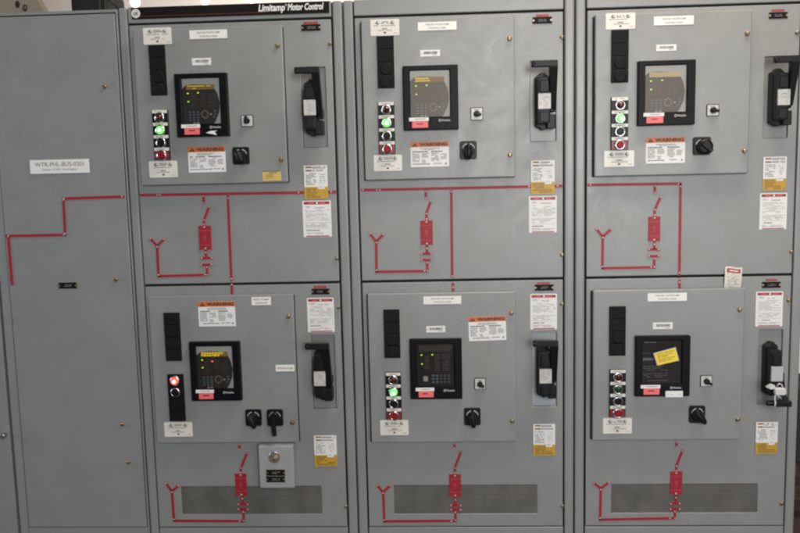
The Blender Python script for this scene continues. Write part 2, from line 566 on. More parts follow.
def rating_sticker(root, r, y, split):
    x0, x1, z0, z1 = r
    w, h = x1 - x0, z1 - z0
    mb = MB()
    mb.box(x0, x1, y - 0.0012, y, z0, z1, 'paper')
    yy = y - 0.0015
    zs = z0 + split * h
    mb.quad(x0, x1, z0, zs, yy, 'ochre')
    yy -= 0.0003
    for zc in (0.95, 0.85):
        mb.quad(x0 + 0.08 * w, x0 + 0.34 * w, z0 + (zc - 0.025) * h, z0 + (zc + 0.02) * h, yy, 'ochre_dark')
        mb.rows(x0 + 0.36 * w, x0 + 0.94 * w, z0 + (zc - 0.03) * h, z0 + (zc + 0.02) * h, 1, yy, 'ink_mid', 0.6, 0.1)
    mb.rows(x0 + 0.36 * w, x0 + 0.94 * w, z0 + 0.89 * h, z0 + 0.92 * h, 1, yy, 'ink_soft', 0.6, 0.1)
    mb.rows(x0 + 0.08 * w, x0 + 0.52 * w, z0 + (split + 0.05) * h, z0 + 0.78 * h, 8, yy, 'ink_mid', 0.42, 0.25)
    mb.rows(x0 + 0.66 * w, x0 + 0.92 * w, z0 + (split + 0.1) * h, z0 + 0.76 * h, 5, yy, 'ink_soft', 0.35, 0.35)
    mb.rows(x0 + 0.08 * w, x0 + 0.56 * w, zs - 0.20 * h, zs - 0.03 * h, 3, yy, 'ochre_dark', 0.6, 0.1)
    mb.rows(x0 + 0.08 * w, x0 + 0.95 * w, z0 + 0.03 * h, z0 + 0.15 * h, 2, yy, 'ochre_dark', 0.55, 0.2)
    mb.quad(x0 + 0.58 * w, x0 + 0.86 * w, zs - 0.07 * h, zs + 0.06 * h, yy - 0.0002, 'paper')
    mb.rows(x0 + 0.62 * w, x0 + 0.82 * w, zs - 0.04 * h, zs + 0.03 * h, 2, yy - 0.0004, 'ink_soft', 0.4, 0.2)
    return mb.build('rating_sticker', root)


def engraved_plate(root, r, y):
    x0, x1, z0, z1 = r
    w, h = x1 - x0, z1 - z0
    mb = MB()
    mb.box(x0, x1, y - 0.002, y, z0, z1, 'header_black')
    mb.rows(x0 + 0.3 * w, x0 + 0.75 * w, z0 + 0.28 * h, z0 + 0.72 * h, 2, y - 0.0024, 'membrane_text', 0.5, 0.1)
    for u in (0.045, 0.955):
        mb.lathe(x0 + u * w, (z0 + z1) / 2, [(0.0045, y - 0.002), (0.004, y - 0.004)], 'brass', 10)
    return mb.build('engraved_plate', root)


def red_strip_label(root, r, y):
    x0, x1, z0, z1 = r
    w, h = x1 - x0, z1 - z0
    mb = MB()
    mb.box(x0, x1, y - 0.0012, y, z0, z1, 'warn_red')
    mb.rows(x0 + 0.12 * w, x0 + 0.9 * w, z0 + 0.25 * h, z0 + 0.75 * h, 1, y - 0.0015, 'red_line', 0.5, 0.2, 0.08, 0.16)
    return mb.build('danger_strip', root)


def latch(root, p, y, name='quarter_turn_latch', big=1.0, mname='brass'):
    mb = MB()
    k = big
    mb.lathe(p.x, p.z, [(0.0095 * k, y), (0.0095 * k, y - 0.004), (0.0075 * k, y - 0.008 * k), (0.005 * k, y - 0.010 * k)], mname, 14)
    mb.box(p.x - 0.007 * k, p.x + 0.007 * k, y - 0.0108 * k, y - 0.0098 * k, p.z - 0.0012, p.z + 0.0012, 'dark_gap')
    return mb.build(name, root)


# ------------------------------------------------------------------ operating devices
def blank_strip(root, r, y, plugs=True):
    """column of four blank black modules"""
    x0, x1, z0, z1 = r
    h = (z1 - z0) / 4
    strip = None
    for i in range(4):
        mb = MB()
        a, b = z1 - h * (i + 1) + 0.0008, z1 - h * i - 0.0008
        mb.box(x0, x1, y - 0.012, y, a, b, 'blank_black')
        if strip is None:
            strip = mb.build('module_column', root, 0.0012)
        else:
            mb.build('blank_module', strip, 0.0012)
        if plugs and i >= 2:
            p = MB()
            p.lathe((x0 + x1) / 2, (a + b) / 2, [(0.0245, y - 0.0123), (0.0240, y - 0.0138), (0.020, y - 0.0146)], 'blank_black', 24)
            p.build('hole_plug', strip)


def pilot_column(root, r, y, kinds, legends=True):
    """column of operator modules: legend plate, chrome ring, lens or button"""
    x0, x1, z0, z1 = r
    h = (z1 - z0) / 4
    cx = (x0 + x1) / 2
    w = x1 - x0
    col = None
    for i in range(4):
        k = kinds[i]
        mb = MB()
        a, b = z1 - h * (i + 1) + 0.0006, z1 - h * i - 0.0006
        mb.box(x0, x1, y - 0.012, y, a, b, 'black_plastic')
        if k == 'stop':
            mb.quad(x0 + 0.003, x1 - 0.003, a + 0.002, b - 0.014, y - 0.0124, 'red_plate')
        if col is None:
            col = mb.build('operator_column', root, 0.001)
        else:
            mb.build('operator_module', col, 0.001)
        if k is None:
            continue
        yb = y - 0.0125
        if legends:
            lg = MB()
            lg.box(x0 + 0.002, x1 - 0.002, yb - 0.002, yb, b - 0.0125, b - 0.0005, 'cream_plate')
            lg.rows(x0 + 0.2 * w, x1 - 0.2 * w, b - 0.009, b - 0.004, 1, yb - 0.0023, 'ink_soft', 0.7, 0.1, 0.08, 0.2)
            lg.build('legend_plate', col)
            zc = (a + b - 0.012) / 2
        else:
            zc = (a + b) / 2
        name = 'pilot_light' if k in ('red_off', 'red_on', 'green_on', 'green_off') else 'push_button'
        rg = MB()
        R0 = 0.0215
        rg.lathe(cx, zc, [(R0, yb), (R0, yb - 0.006), (R0 - 0.003, yb - 0.011), (R0 - 0.007, yb - 0.011), (R0 - 0.0075, yb - 0.006)], 'chrome', 28)
        light = rg.build(name, root)
        ln = MB()
        r1 = R0 - 0.0078
        if k == 'red_off':
            ln.lathe(cx, zc, [(r1, yb - 0.005), (r1, yb - 0.014), (r1 * 0.8, yb - 0.020), (r1 * 0.35, yb - 0.0225)], 'lens_red_off', 20)
        elif k == 'green_off':
            ln.lathe(cx, zc, [(r1, yb - 0.005), (r1, yb - 0.014), (r1 * 0.8, yb - 0.020), (r1 * 0.35, yb - 0.0225)], 'lens_green_off', 20)
        elif k == 'green_on':
            ln.lathe(cx, zc, [(r1, yb - 0.005), (r1, yb - 0.013), (r1 * 0.8, yb - 0.019), (r1 * 0.55, yb - 0.0205)], 'lens_green_on', 20)
            ln.lathe(cx + 0.001, zc - 0.001, [(r1 * 0.55, yb - 0.0207), (r1 * 0.2, yb - 0.0215)], 'lens_green_hot', 16)
        elif k == 'red_on':
            ln.lathe(cx, zc, [(r1 + 0.0015, yb - 0.011), (r1 + 0.0015, yb - 0.014), (r1 * 0.8, yb - 0.019), (r1 * 0.55, yb - 0.0205)], 'lens_red_on', 20)
            ln.lathe(cx + 0.001, zc - 0.001, [(r1 * 0.55, yb - 0.0207), (r1 * 0.2, yb - 0.0215)], 'lens_hot', 16)
        elif k == 'start':
            ln.lathe(cx, zc, [(r1, yb - 0.005), (r1, yb - 0.013), (r1 * 0.9, yb - 0.0142)], 'button_black', 20)
        else:
            ln.lathe(cx, zc, [(r1, yb - 0.005), (r1, yb - 0.015), (r1 * 0.85, yb - 0.017)], 'button_red', 20)
        ln.build('lens' if name == 'pilot_light' else 'button_cap', light)
        if k in ('red_on', 'green_on'):
            light['label'] = 'glowing %s pilot light' % ('red' if k == 'red_on' else 'green')


def selector_switch(root, r, y, ang):
    x0, x1, z0, z1 = r
    w, h = x1 - x0, z1 - z0
    cx, cz = (x0 + x1) / 2, (z0 + z1) / 2
    mb = MB()
    mb.rrect(x0, x1, z0, z1, 0.004, y - 0.003, y, 'black_plastic')
    mb.rrect(x0 + 0.003, x1 - 0.003, z0 + 0.003, z1 - 0.003, 0.003, y - 0.005, y - 0.003, 'selector_plate')
    mb.rows(cx - 0.2 * w, cx + 0.2 * w, z1 - 0.24 * h, z1 - 0.14 * h, 1, y - 0.0054, 'ink_mid', 0.6, 0)
    sw = mb.build('selector_switch', root)
    k = MB()
    rr = 0.24 * w
    k.lathe(cx, cz, [(rr, y - 0.005), (rr, y - 0.018), (rr * 0.85, y - 0.020)], 'black_plastic', 20)
    dx, dz = math.sin(ang), math.cos(ang)
    p, q = (cx - dx * rr * 0.8, cz - dz * rr * 0.8), (cx + dx * rr * 1.5, cz + dz * rr * 1.5)
    k.bar(p, q, rr * 0.9, y - 0.034, y - 0.0195, 'black_plastic')
    k.build('knob', sw, 0.002)


def rotary_switch(root, r, y, kind='oval', ang=0.0):
    x0, x1, z0, z1 = r
    w, h = x1 - x0, z1 - z0
    cx, cz = (x0 + x1) / 2, (z0 + z1) / 2
    mb = MB()
    mb.rrect(x0, x1, z0, z1, 0.008, y - 0.010, y, 'black_plastic')
    sw = mb.build('rotary_switch', root, 0.0015)
    d = MB()                                    # silver dial marks
    yy = y - 0.0104
    d = None
    for a0, a1 in ((15, 75), (105, 165)):
        d = MB()
        pts = [(cx + 0.36 * w * math.cos(math.radians(a)), cz + 0.36 * h * math.sin(math.radians(a))) for a in range(a0, a1 + 1, 10)]
        for p, q in zip(pts[:-1], pts[1:]):
            d.bar(p, q, 0.0045, yy - 0.0003, yy, 'plate_silver')
        d.build('dial_mark', sw)
    k = MB()
    if kind == 'oval':                          # fluted pistol-shaped knob
        k.lathe(cx, cz, [(0.024, y - 0.010), (0.023, y - 0.022), (0.020, y - 0.026)], 'black_plastic', 24)
        n = 22
        ca, sa = math.cos(ang), math.sin(ang)
        ring = lambda a, b, yy: [(cx + a * math.cos(t) * ca - b * math.sin(t) * sa + 0.008 * sa, yy, cz + a * math.cos(t) * sa + b * math.sin(t) * ca - 0.008 * ca) for t in [2 * math.pi * i / n for i in range(n)]]
        vs, fs = [], []
        for a, b, dy in ((0.0150, 0.030, 0.022), (0.0155, 0.031, 0.036), (0.0135, 0.029, 0.048), (0.008, 0.022, 0.055), (0.003, 0.012, 0.057)):
            vs += ring(a, b, y - dy)
        for i in range(4):
            for t in range(n):
                t2 = (t + 1) % n
                fs.append((i * n + t, (i + 1) * n + t, (i + 1) * n + t2, i * n + t2))
        fs.append(tuple(range(5 * n - 1, 4 * n - 1, -1)))
        k.add(vs, fs, 'black_plastic', True)
    elif kind == 'round':
        k.lathe(cx + 0.006, cz - 0.003, [(0.030, y - 0.010), (0.030, y - 0.030), (0.027, y - 0.036), (0.02, y - 0.038)], 'black_plastic', 28)
        k.bar((cx + 0.006 - 0.016, cz - 0.003 + 0.012), (cx + 0.026, cz - 0.022), 0.014, y - 0.055, y - 0.036, 'black_plastic')
    else:                                       # lever turned straight down
        k.lathe(cx, cz + 0.004, [(0.022, y - 0.010), (0.022, y - 0.024), (0.018, y - 0.028)], 'black_plastic', 24)
        k.bar((cx - 0.001, cz + 0.012), (cx + 0.001, cz - 0.068), 0.016, y - 0.046, y - 0.026, 'black_plastic')
    k.build('knob', sw, 0.0015)


def relay(root, r, y, style, lit, tag2=None):
    x0, x1, z0, z1 = r
    w, h = x1 - x0, z1 - z0
    bz = MB()
    yf = y - 0.024
    # window opening of the bezel
    sx0, sx1 = x0 + 0.125 * w, x1 - 0.150 * w
    sz0, sz1 = z0 + 0.205 * h, z1 - 0.075 * h
    plate_with_holes(bz, x0, x1, z0, z1, yf, y, [(sx0, sx1, sz0, sz1)], 'relay_bezel')
    W, H = sx1 - sx0, sz1 - sz0
    dev = bz.build('protection_relay', root, 0.003)
    if style == 'off':
        dev['label'] = 'dark unpowered relay behind the yellow note'
    yp = y - 0.010
    fp = MB()

    def U(u):
        return sx0 + u * W

    def V(v):
        return sz1 - v * H
    if style == 'curved':
        fp.box(sx0 + 0.0005, sx1 - 0.0005, yp, y - 0.001, sz0 + 0.0005, sz1 - 0.0005, 'plate_silver')
        pts = [(0.0, 0.24), (0.02, 0.20), (0.10, 0.145), (0.30, 0.125), (0.62, 0.135), (0.84, 0.20), (0.93, 0.36), (0.975, 0.55), (0.95, 0.75), (0.86, 0.93), (0.80, 1.0), (0.0, 1.0)]
        fp.poly([(U(u), V(v)) for u, v in reversed(pts)], yp - 0.001, yp, 'membrane')
        ym = yp - 0.0013
        for a, b in (((0.28, 0.30), (0.28, 0.62)), ((0.28, 0.30), (0.30, 0.28)), ((0.06, 0.66), (0.06, 0.94)), ((0.42, 0.66), (0.42, 0.92))):
            fp.bar((U(a[0]), V(a[1])), (U(b[0]), V(b[1])), 0.0016, ym, yp - 0.001, 'membrane_line')
        for i in range(7):
            fp.rows(U(0.20), U(0.40), V(0.34 + 0.045 * i + 0.012), V(0.34 + 0.045 * i - 0.012), 1, ym, 'membrane_line', 0.7, 0.2, 0.2, 0.5)
            fp.rows(U(0.47), U(0.62), V(0.34 + 0.045 * i + 0.012), V(0.34 + 0.045 * i - 0.012), 1, ym, 'membrane_line', 0.7, 0.2, 0.2, 0.5)
            fp.rows(U(0.68), U(0.88), V(0.34 + 0.045 * i + 0.012), V(0.34 + 0.045 * i - 0.012), 1, ym, 'membrane_line', 0.7, 0.2, 0.2, 0.5)
        for i in range(9):                       # ring of arrow keys
            a0, a1 = math.radians(40 * i), math.radians(40 * i + 26)
            c = (U(0.57), V(0.79))
            fp.bar((c[0] + 0.013 * math.cos(a0), c[1] + 0.015 * math.sin(a0)), (c[0] + 0.013 * math.cos(a1), c[1] + 0.015 * math.sin(a1)), 0.003, ym, yp - 0.001, 'key_cream')
        fp.build('faceplate', dev)
        kp = MB()
        for i in range(3):
            for j in range(4):
                kp.box(U(0.15 + 0.105 * i), U(0.205 + 0.105 * i), yp - 0.003, yp - 0.001, V(0.735 + 0.06 * j + 0.017), V(0.735 + 0.06 * j - 0.015), 'key_blue')
        for u, v, c in ((0.73, 0.79, 'key_cream'), (0.84, 0.72, 'key_blue'), (0.845, 0.785, 'key_blue'), (0.81, 0.85, 'key_blue'), (0.29, 0.975, 'key_cream'), (0.38, 0.975, 'key_cream')):
            fk = MB()
            fk.box(U(u - 0.028), U(u + 0.028), yp - 0.003, yp - 0.001, V(v + 0.017), V(v - 0.015), c)
            fk.build('function_key', dev)
        kp.build('keypad', dev)
        dp = MB()
        dp.box(U(0.11), U(0.86), yp - 0.003, yp - 0.001, V(0.245), V(0.140), {'dim': 'display_brown', 'text': 'display_brown', 'wash': 'display_cream', 'bright': 'display_brown'}[lit])
        yy = yp - 0.0034
        c = 'display_amber'
        if lit == 'dim':
            dp.rows(U(0.14), U(0.80), V(0.185), V(0.152), 1, yy, c, 0.6, 0.1, 0.03, 0.08)
            dp.rows(U(0.28), U(0.40), V(0.235), V(0.205), 1, yy, c, 0.6, 0.2, 0.1, 0.2)
        elif lit == 'text':
            dp.rows(U(0.13), U(0.50), V(0.19), V(0.148), 1, yy, c, 0.75, 0.0, 0.03, 0.10)
            dp.rows(U(0.13), U(0.55), V(0.238), V(0.198), 1, yy, c, 0.75, 0.1, 0.03, 0.10)
        elif lit == 'bright':
            dp.rows(U(0.13), U(0.82), V(0.19), V(0.145), 1, yy, c, 0.95, 0.0, 0.03, 0.10)
            dp.rows(U(0.13), U(0.82), V(0.240), V(0.195), 1, yy, c, 0.95, 0.12, 0.04, 0.14)
        else:
            dp.rows(U(0.15), U(0.50), V(0.185), V(0.152), 1, yy, 'label_yellow', 0.6, 0.0, 0.03, 0.1)
        dp.build('display', dev)
        leds = [(0.15, 0.325, 'led_lime'), (0.42, 0.315, 'led_lime'), (0.155, 0.505, 'led_lime')]
        if lit == 'bright':
            leds[1] = (0.43, 0.36, 'led_red')
    elif style == 'square':
        fp.box(sx0 + 0.0005, sx1 - 0.0005, yp, y - 0.001, sz0 + 0.0005, sz1 - 0.0005, 'membrane_dark')
        ym = yp - 0.0004
        fp.quad(U(0.06), U(0.94), V(0.20), V(0.05), ym, 'display_off')
        for i in range(9):
            for a, b in ((0.20, 0.34), (0.48, 0.62), (0.68, 0.90)):
                fp.rows(U(a), U(b), V(0.27 + 0.045 * i + 0.010), V(0.27 + 0.045 * i - 0.010), 1, ym, 'membrane_line', 0.7, 0.2, 0.2, 0.5)
        fp.build('faceplate', dev)
        kp = MB()
        fk = MB()
        fk.rrect(U(0.17), U(0.29), V(0.88), V(0.76), 0.004, yp - 0.004, yp, 'key_cream')
        fk.build('function_key', dev)
        for i in range(5):
            for j in range(3):
                kp.box(U(0.40 + 0.105 * i), U(0.465 + 0.105 * i), yp - 0.003, yp, V(0.75 + 0.075 * j + 0.02), V(0.75 + 0.075 * j - 0.02), 'key_blue' if i < 2 else 'membrane_line')
        kp.build('keypad', dev)
        leds = [(0.13, 0.27, 'led_lime'), (0.42, 0.265, 'led_lime'), (0.14, 0.475, 'led_lime')]
    else:
        fp.box(sx0 + 0.0005, sx1 - 0.0005, yp, y - 0.001, sz0 + 0.0005, sz1 - 0.0005, 'membrane_dark')
        ym = yp - 0.0004
        fp.rows(U(0.06), U(0.36), V(0.07), V(0.03), 1, ym, 'key_blue', 0.5, 0, 0.1, 0.2)
        fp.rows(U(0.02), U(0.22), V(0.31), V(0.285), 1, ym, 'membrane_line', 0.7, 0.0, 0.1, 0.3)
        fp.rows(U(0.02), U(0.34), V(0.47), V(0.40), 1, ym, 'membrane_text', 0.8, 0.0, 0.1, 0.3)
        for v in (0.60, 0.645, 0.69, 0.77, 0.81, 0.85, 0.93):
            fp.rows(U(0.02), U(0.66), V(v + 0.012), V(v - 0.012), 1, ym, 'membrane_line', 0.8, 0.1, 0.08, 0.2)
        fp.build('faceplate', dev)
        leds = []
    for u, v, c in leds:
        ld = MB()
        ld.box(U(u) - 0.0030, U(u) + 0.0030, yp - 0.004, yp - 0.0008, V(v) - 0.0022, V(v) + 0.0022, c)
        ld.build('led', dev)
    gl = MB()
    gl.quad(sx0 + 0.001, sx1 - 0.001, sz0 + 0.001, sz1 - 0.001, y - 0.0195, 'cover_glass')
    gl.build('cover_glass', dev)
    lg = MB()                                    # maker's roundel and name at the foot of the bezel
    lx, lz = x0 + 0.66 * w, z0 + 0.145 * h
    lg.lathe(lx, lz, [(0.0050, yf - 0.0002), (0.0050, yf - 0.0005)], 'white_print', 14)
    lg.lathe(lx, lz, [(0.0034, yf - 0.0006), (0.0034, yf - 0.0008)], 'relay_bezel', 14)
    lg.text('Multilin', lx + 0.024, lz, 0.032, 0.0075, yf - 0.0005, 'white_print')
    lg.build('maker_mark', dev)
    tp = MB()
    a, b = x0 + 0.095 * w, x0 + 0.455 * w
    tp.box(a, b, yf - 0.0022, yf - 0.0012, z0 + 0.142 * h, z0 + 0.198 * h, 'paper')
    tp.box(a + 0.012, b - 0.003, yf - 0.0012, yf, z0 + 0.038 * h, z0 + 0.150 * h, 'pink_tape')
    tp.rows(a + 0.012 + 0.08 * w, b - 0.1 * w, z0 + 0.085 * h, z0 + 0.11 * h, 1, yf - 0.0014, 'red_plate', 0.9, 0, 0.2, 0.4)
    tp.rows(a + 0.1 * w, b - 0.06 * w, z0 + 0.165 * h, z0 + 0.178 * h, 1, yf - 0.0024, 'ink_soft', 0.9, 0, 0.1, 0.3)
    tp.build('tape_label', dev)
    return dev, yf


def disconnect_handle(root, r, y, down=False, label=None):
    """black disconnect operator: scalloped housing with a silver label, and a swing handle on its right"""
    x0, x1, z0, z1 = r
    w, h = x1 - x0, z1 - z0

    def Z(t):
        return z1 - t * h
    mb = MB()
    a, b = x0 + 0.17 * w, x0 + 0.70 * w
    pts = [(a, Z(0.80)), (a + 0.008, Z(0.835)), (a + 0.016, Z(0.835)), (a + 0.024, Z(0.86)), (a + 0.036, Z(0.86)), (a + 0.042, Z(0.835)), (b, Z(0.82)), (b, Z(0.66)),
           (b - 0.004, Z(0.64)), (b - 0.004, Z(0.56)), (b, Z(0.54)), (b, Z(0.20)), (a + 0.042, Z(0.175)), (a + 0.034, Z(0.15)), (a + 0.020, Z(0.15)), (a + 0.014, Z(0.175)), (a, Z(0.20))]
    mb.poly(pts, y - 0.035, y, 'black_handle')
    housing = mb.build('disconnect_handle', root, 0.003, label=label)
    bd = MB()
    ins = 0.004
    bd.rrect(a + ins, b - ins, Z(0.79), Z(0.22), 0.008, y - 0.085, y - 0.035, 'black_handle')
    bd.rrect(a + 0.010, b - 0.008, Z(0.41), Z(0.26), 0.006, y - 0.091, y - 0.085, 'black_handle')
    bd.rrect(a + 0.010, b - 0.008, Z(0.775), Z(0.64), 0.006, y - 0.091, y - 0.085, 'black_handle')
    bd.box(b - 0.012, b + 0.021, y - 0.062, y - 0.012, Z(0.85), Z(0.675), 'black_handle')
    bd.build('operator_block', housing, 0.003)
    lb = MB()
    lb.box(a + 0.003, b - 0.002, y - 0.0955, y - 0.085, Z(0.615), Z(0.425), 'lock_grey' if down else 'silver_label')
    if not down:
        lb.rows(a + 0.016, b - 0.012, Z(0.575), Z(0.465), 5, y - 0.0959, 'ink_soft', 0.3, 0.4, 0.2, 0.5)
    lb.build('position_label', housing, 0.0015)
    hd = MB()
    pv = (x0 + 0.80 * w, y - 0.050, Z(0.58))     # pivot
    if down:
        tip = Z(0.88)
        hd.tube([(x0 - 0.004, y - 0.110, tip), (x0 + 0.3 * w, y - 0.112, tip), (x0 + 0.84 * w, y - 0.114, tip)], [0.011, 0.012, 0.013], 'black_handle', 10)
        hd.box(x0 + 0.30 * w, x0 + 0.95 * w, y - 0.125, y - 0.095, tip - 0.013, tip + 0.010, 'black_handle')
        hd.tube([(x0 + 0.76 * w, y - 0.108, tip), (x0 + 0.74 * w, y - 0.08, Z(0.75)), pv], [0.011, 0.010, 0.011], 'black_handle', 10)
    else:
        zt = Z(0.075)
        hd.box(x0 - 0.004, x0 + 0.90 * w, y - 0.125, y - 0.100, zt - 0.0125, zt + 0.0125, 'black_handle')
        hd.tube([(x0 - 0.008, y - 0.1125, zt), (x0 + 0.010, y - 0.1125, zt)], 0.0135, 'black_handle', 12)
        # arm leaning back from the grip to the pivot
        c0, c1 = x0 + 0.58 * w, x0 + 0.91 * w
        d0, d1 = x0 + 0.70 * w, x0 + 0.92 * w
        vs = [(c0, y - 0.124, zt - 0.0105), (c1, y - 0.124, zt - 0.0105), (c1, y - 0.100, zt + 0.0105), (c0, y - 0.100, zt + 0.0105),
              (d0, y - 0.068, Z(0.62)), (d1, y - 0.068, Z(0.62)), (d1, y - 0.040, Z(0.60)), (d0, y - 0.040, Z(0.60))]
        hd.add(vs, [(0, 4, 5, 1), (1, 5, 6, 2), (2, 6, 7, 3), (3, 7, 4, 0), (0, 1, 2, 3), (4, 7, 6, 5)], 'black_handle')
    hb = hd.build('swing_handle', housing, 0.003)
    pb = MB()
    pb.box(x0 + 0.68 * w, x0 + 0.91 * w, y - 0.058, y - 0.010, Z(0.645), Z(0.53), 'black_handle')
    pb.build('pivot_block', housing, 0.004)
    return housing


def mimic_strip(root, p, q, y, rivets=(), w=0.0105, ends=True):
    mb = MB()
    mb.bar(p, q, w, y - 0.0022, y, 'red_tape')
    st = mb.build('mimic_strip', root)
    for t in rivets:
        rv = MB()
        rv.lathe(p[0] + (q[0] - p[0]) * t, p[1] + (q[1] - p[1]) * t, [(0.0039, y - 0.0022), (0.0034, y - 0.0040), (0.0018, y - 0.0048)], 'rivet', 10)
        rv.build('rivet', st)
    return st


def mimic_starter(root, y, bx, d):
    """single-line diagram of one starter: switch blade, fuse, contact bars, return line and motor fork"""
    def P(x, yy):
        v = at(x, yy, y)
        return (v.x, v.z)
    mimic_strip(root, P(*d['stub'][0]), P(*d['stub'][1]), y, (0.12, 0.88))
    mimic_strip(root, P(*d['blade'][0]), P(*d['blade'][1]), y, (0.06,))
    mimic_strip(root, P(*d['neck'][0]), P(*d['neck'][1]), y, (0.15, 0.8))
    x0, x1, z0, z1 = R(*d['fuse'], y)
    w, h = x1 - x0, z1 - z0
    mb = MB()
    mb.box(x0, x1, y - 0.004, y, z0, z1, 'red_tape')
    for v in (0.80, 0.20):
        mb.quad(x0 + 0.001, x1 - 0.001, z0 + v * h - 0.0009, z0 + v * h + 0.0009, y - 0.0044, 'red_line')
    mb.text('FUSE', (x0 + x1) / 2, z0 + 0.5 * h, 0.22 * h, 0.2 * w, y - 0.0044, 'red_line', 0.01, 0, math.radians(90))
    fu = mb.build('fuse_symbol', root)
    for v in (0.94, 0.05):
        rv = MB()
        rv.lathe((x0 + x1) / 2, z0 + v * h, [(0.0045, y - 0.004), (0.004, y - 0.006), (0.002, y - 0.007)], 'rivet', 10)
        rv.build('rivet', fu)
    mimic_strip(root, P(*d['tail'][0]), P(*d['tail'][1]), y, (0.5,))
    for bar in d['bars']:
        mimic_strip(root, P(*bar[0]), P(*bar[1]), y, (0.1, 0.9))
    mimic_strip(root, P(*d['foot'][0]), P(*d['foot'][1]), y, (0.15, 0.9))
    mimic_strip(root, P(*d['run'][0]), P(*d['run'][1]), y, (0.93,))
    mimic_strip(root, P(*d['riser'][0]), P(*d['riser'][1]), y, (0.06, 0.95))
    for f in d['fork']:
        mimic_strip(root, P(*f[0]), P(*f[1]), y, (0.9,))


def fork(j, l, r):
    return [((j[0] - 0.4, j[1] + 0.4), l), ((j[0] + 0.4, j[1] + 0.4), r)]


# ------------------------------------------------------------------ cabinets
DEPTH = 0.92
ROW = 'motor control cabinets standing in one row'


def cabinet_shell(root, xl, xr, dl, dr, ztop_door, zbot_door, header=True):
    """carcass, two front posts, header panel and bottom sill"""
    g = 0.004
    s = MB()
    s.box(xl + 0.0015, xr - 0.0015, 0.034, DEPTH, 0.02, TOPZ, 'grey_trim')
    s.build('carcass', root)
    k = MB()
    k.box(xl + 0.006, xr - 0.006, 0.028, 0.0335, 0.02, TOPZ - 0.002, 'dark_gap')
    k.build('door_gasket', root)
    for a, b in ((xl + 0.003, dl - 0.0068), (dr + 0.0068, xr - 0.003)):
        if b - a > 0.008:
            p = MB()
            p.box(a, b, -0.001, 0.0275, 0.004, TOPZ - 0.001, 'grey_trim')
            p.build('frame_post', root, 0.007, 3)
    if header:
        t = MB()
        t.box(dl - 0.002, dr + 0.002, -0.003, 0.0275, ztop_door + 0.0095, TOPZ - 0.001, 'grey_trim')
        t.build('header_panel', root, 0.003, 2)
    b = MB()
    b.box(dl - 0.002, dr + 0.002, -0.002, 0.0275, 0.004, zbot_door - 0.005, 'grey_trim')
    b.build('bottom_sill', root, 0.003, 2)


def door(root, name, x0, x1, z0, z1, holes=()):
    mb = MB()
    plate_with_holes(mb, x0, x1, z0, z1, DOOR, 0.0272, list(holes), 'grey_paint')
    return mb.build(name, root, 0.003, 3)


def compartment(root, D, dl, dr, dz0, dz1, vent):
    es = R(*D['recess'])
    holes = [es]
    vr = None
    if vent:
        vr = R(*D['vent'])
        holes.append(vr)
    door(root, 'compartment_door', dl, dr, dz0, dz1, holes)
    mb = MB()
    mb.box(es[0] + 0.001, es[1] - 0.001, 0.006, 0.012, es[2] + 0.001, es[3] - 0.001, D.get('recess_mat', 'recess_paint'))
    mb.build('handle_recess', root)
    disconnect_handle(root, es, 0.006, D.get('down', False), D.get('handle_label'))
    if vent:
        mb = MB()
        mb.box(vr[0] + 0.0004, vr[1] - 0.0004, -0.0028, 0.012, vr[2] + 0.0004, vr[3] - 0.0004, 'perforated_grille')
        gr = mb.build('vent_grille', root)
        fl = MB()
        w, h = vr[1] - vr[0], vr[3] - vr[2]
        zz = vr[2] + 0.66 * h
        fl.box(vr[0] + 0.48 * w, vr[1] - 0.03 * w, -0.0030, -0.0026, zz - 0.004, zz + 0.004, 'filter_line')
        for u in (0.64, 0.81):
            fl.box(vr[0] + u * w - 0.004, vr[0] + u * w + 0.004, -0.0030, -0.0026, vr[2] + 0.03 * h, zz - 0.004, 'filter_line')
        fl.build('filter_rib', gr)
    # hinged low-voltage panel
    p = R(*D['panel'], PANEL)
    mb = MB()
    mb.box(p[0], p[1], PANEL, PANEL + 0.018, p[2], p[3], 'grey_paint')
    pan = mb.build('instrument_panel', root, 0.0045, 3)
    bk = MB()
    bk.box(p[0] + D.get('slit', 0.008), p[1] + 0.001, PANEL + 0.0182, DOOR - 0.0002, p[2] - 0.001, p[3] - 0.006, 'dark_gap')
    bk.build('panel_seal', root)
    for q in D['latches']:
        latch(root, at(*q, PANEL), PANEL)
    for q in D['door_latches']:
        latch(root, at(*q, DOOR), DOOR, 'door_screw', 0.85)
    y = PANEL
    for q in D['cert']:
        certification_label(root, R(*q, y), y)
    blank_strip(root, R(*D['slot'], y - 0.006), y, D.get('plugs', True))
    pilot_column(root, R(*D['pilots'], y - 0.006), y, D['kinds'], D.get('legends', True))
    for q, lines, nm, fit in D['plates']:
        name_label(root, R(*q, y), y, lines, nm, fit)
    if 'barcode' in D:
        barcode_label(root, R(*D['barcode'], y), y)
    dev, yf = relay(root, R(*D['relay'], y - 0.02), y, D['style'], D['lit'])
    for q, a in D['selectors']:
        selector_switch(root, R(*q, y), y, a)
    for q, k, a in D['rotaries']:
        rotary_switch(root, R(*q, y - 0.008), y, k, a)
    warning_label(root, R(*D['warning'], y), y, D.get('tilt', 0.0))
    safety_sheet(root, R(*D['sheet'], DOOR), DOOR)
    rating_sticker(root, R(*D['sticker'], DOOR - 0.003), DOOR - 0.0026, D['split'])
    red_strip_label(root, R(*D['red'], DOOR), DOOR)
    engraved_plate(root, R(*D['plate'], DOOR), DOOR)
    mimic_starter(root, DOOR, None, D['mimic'])
    return pan, dev, yf


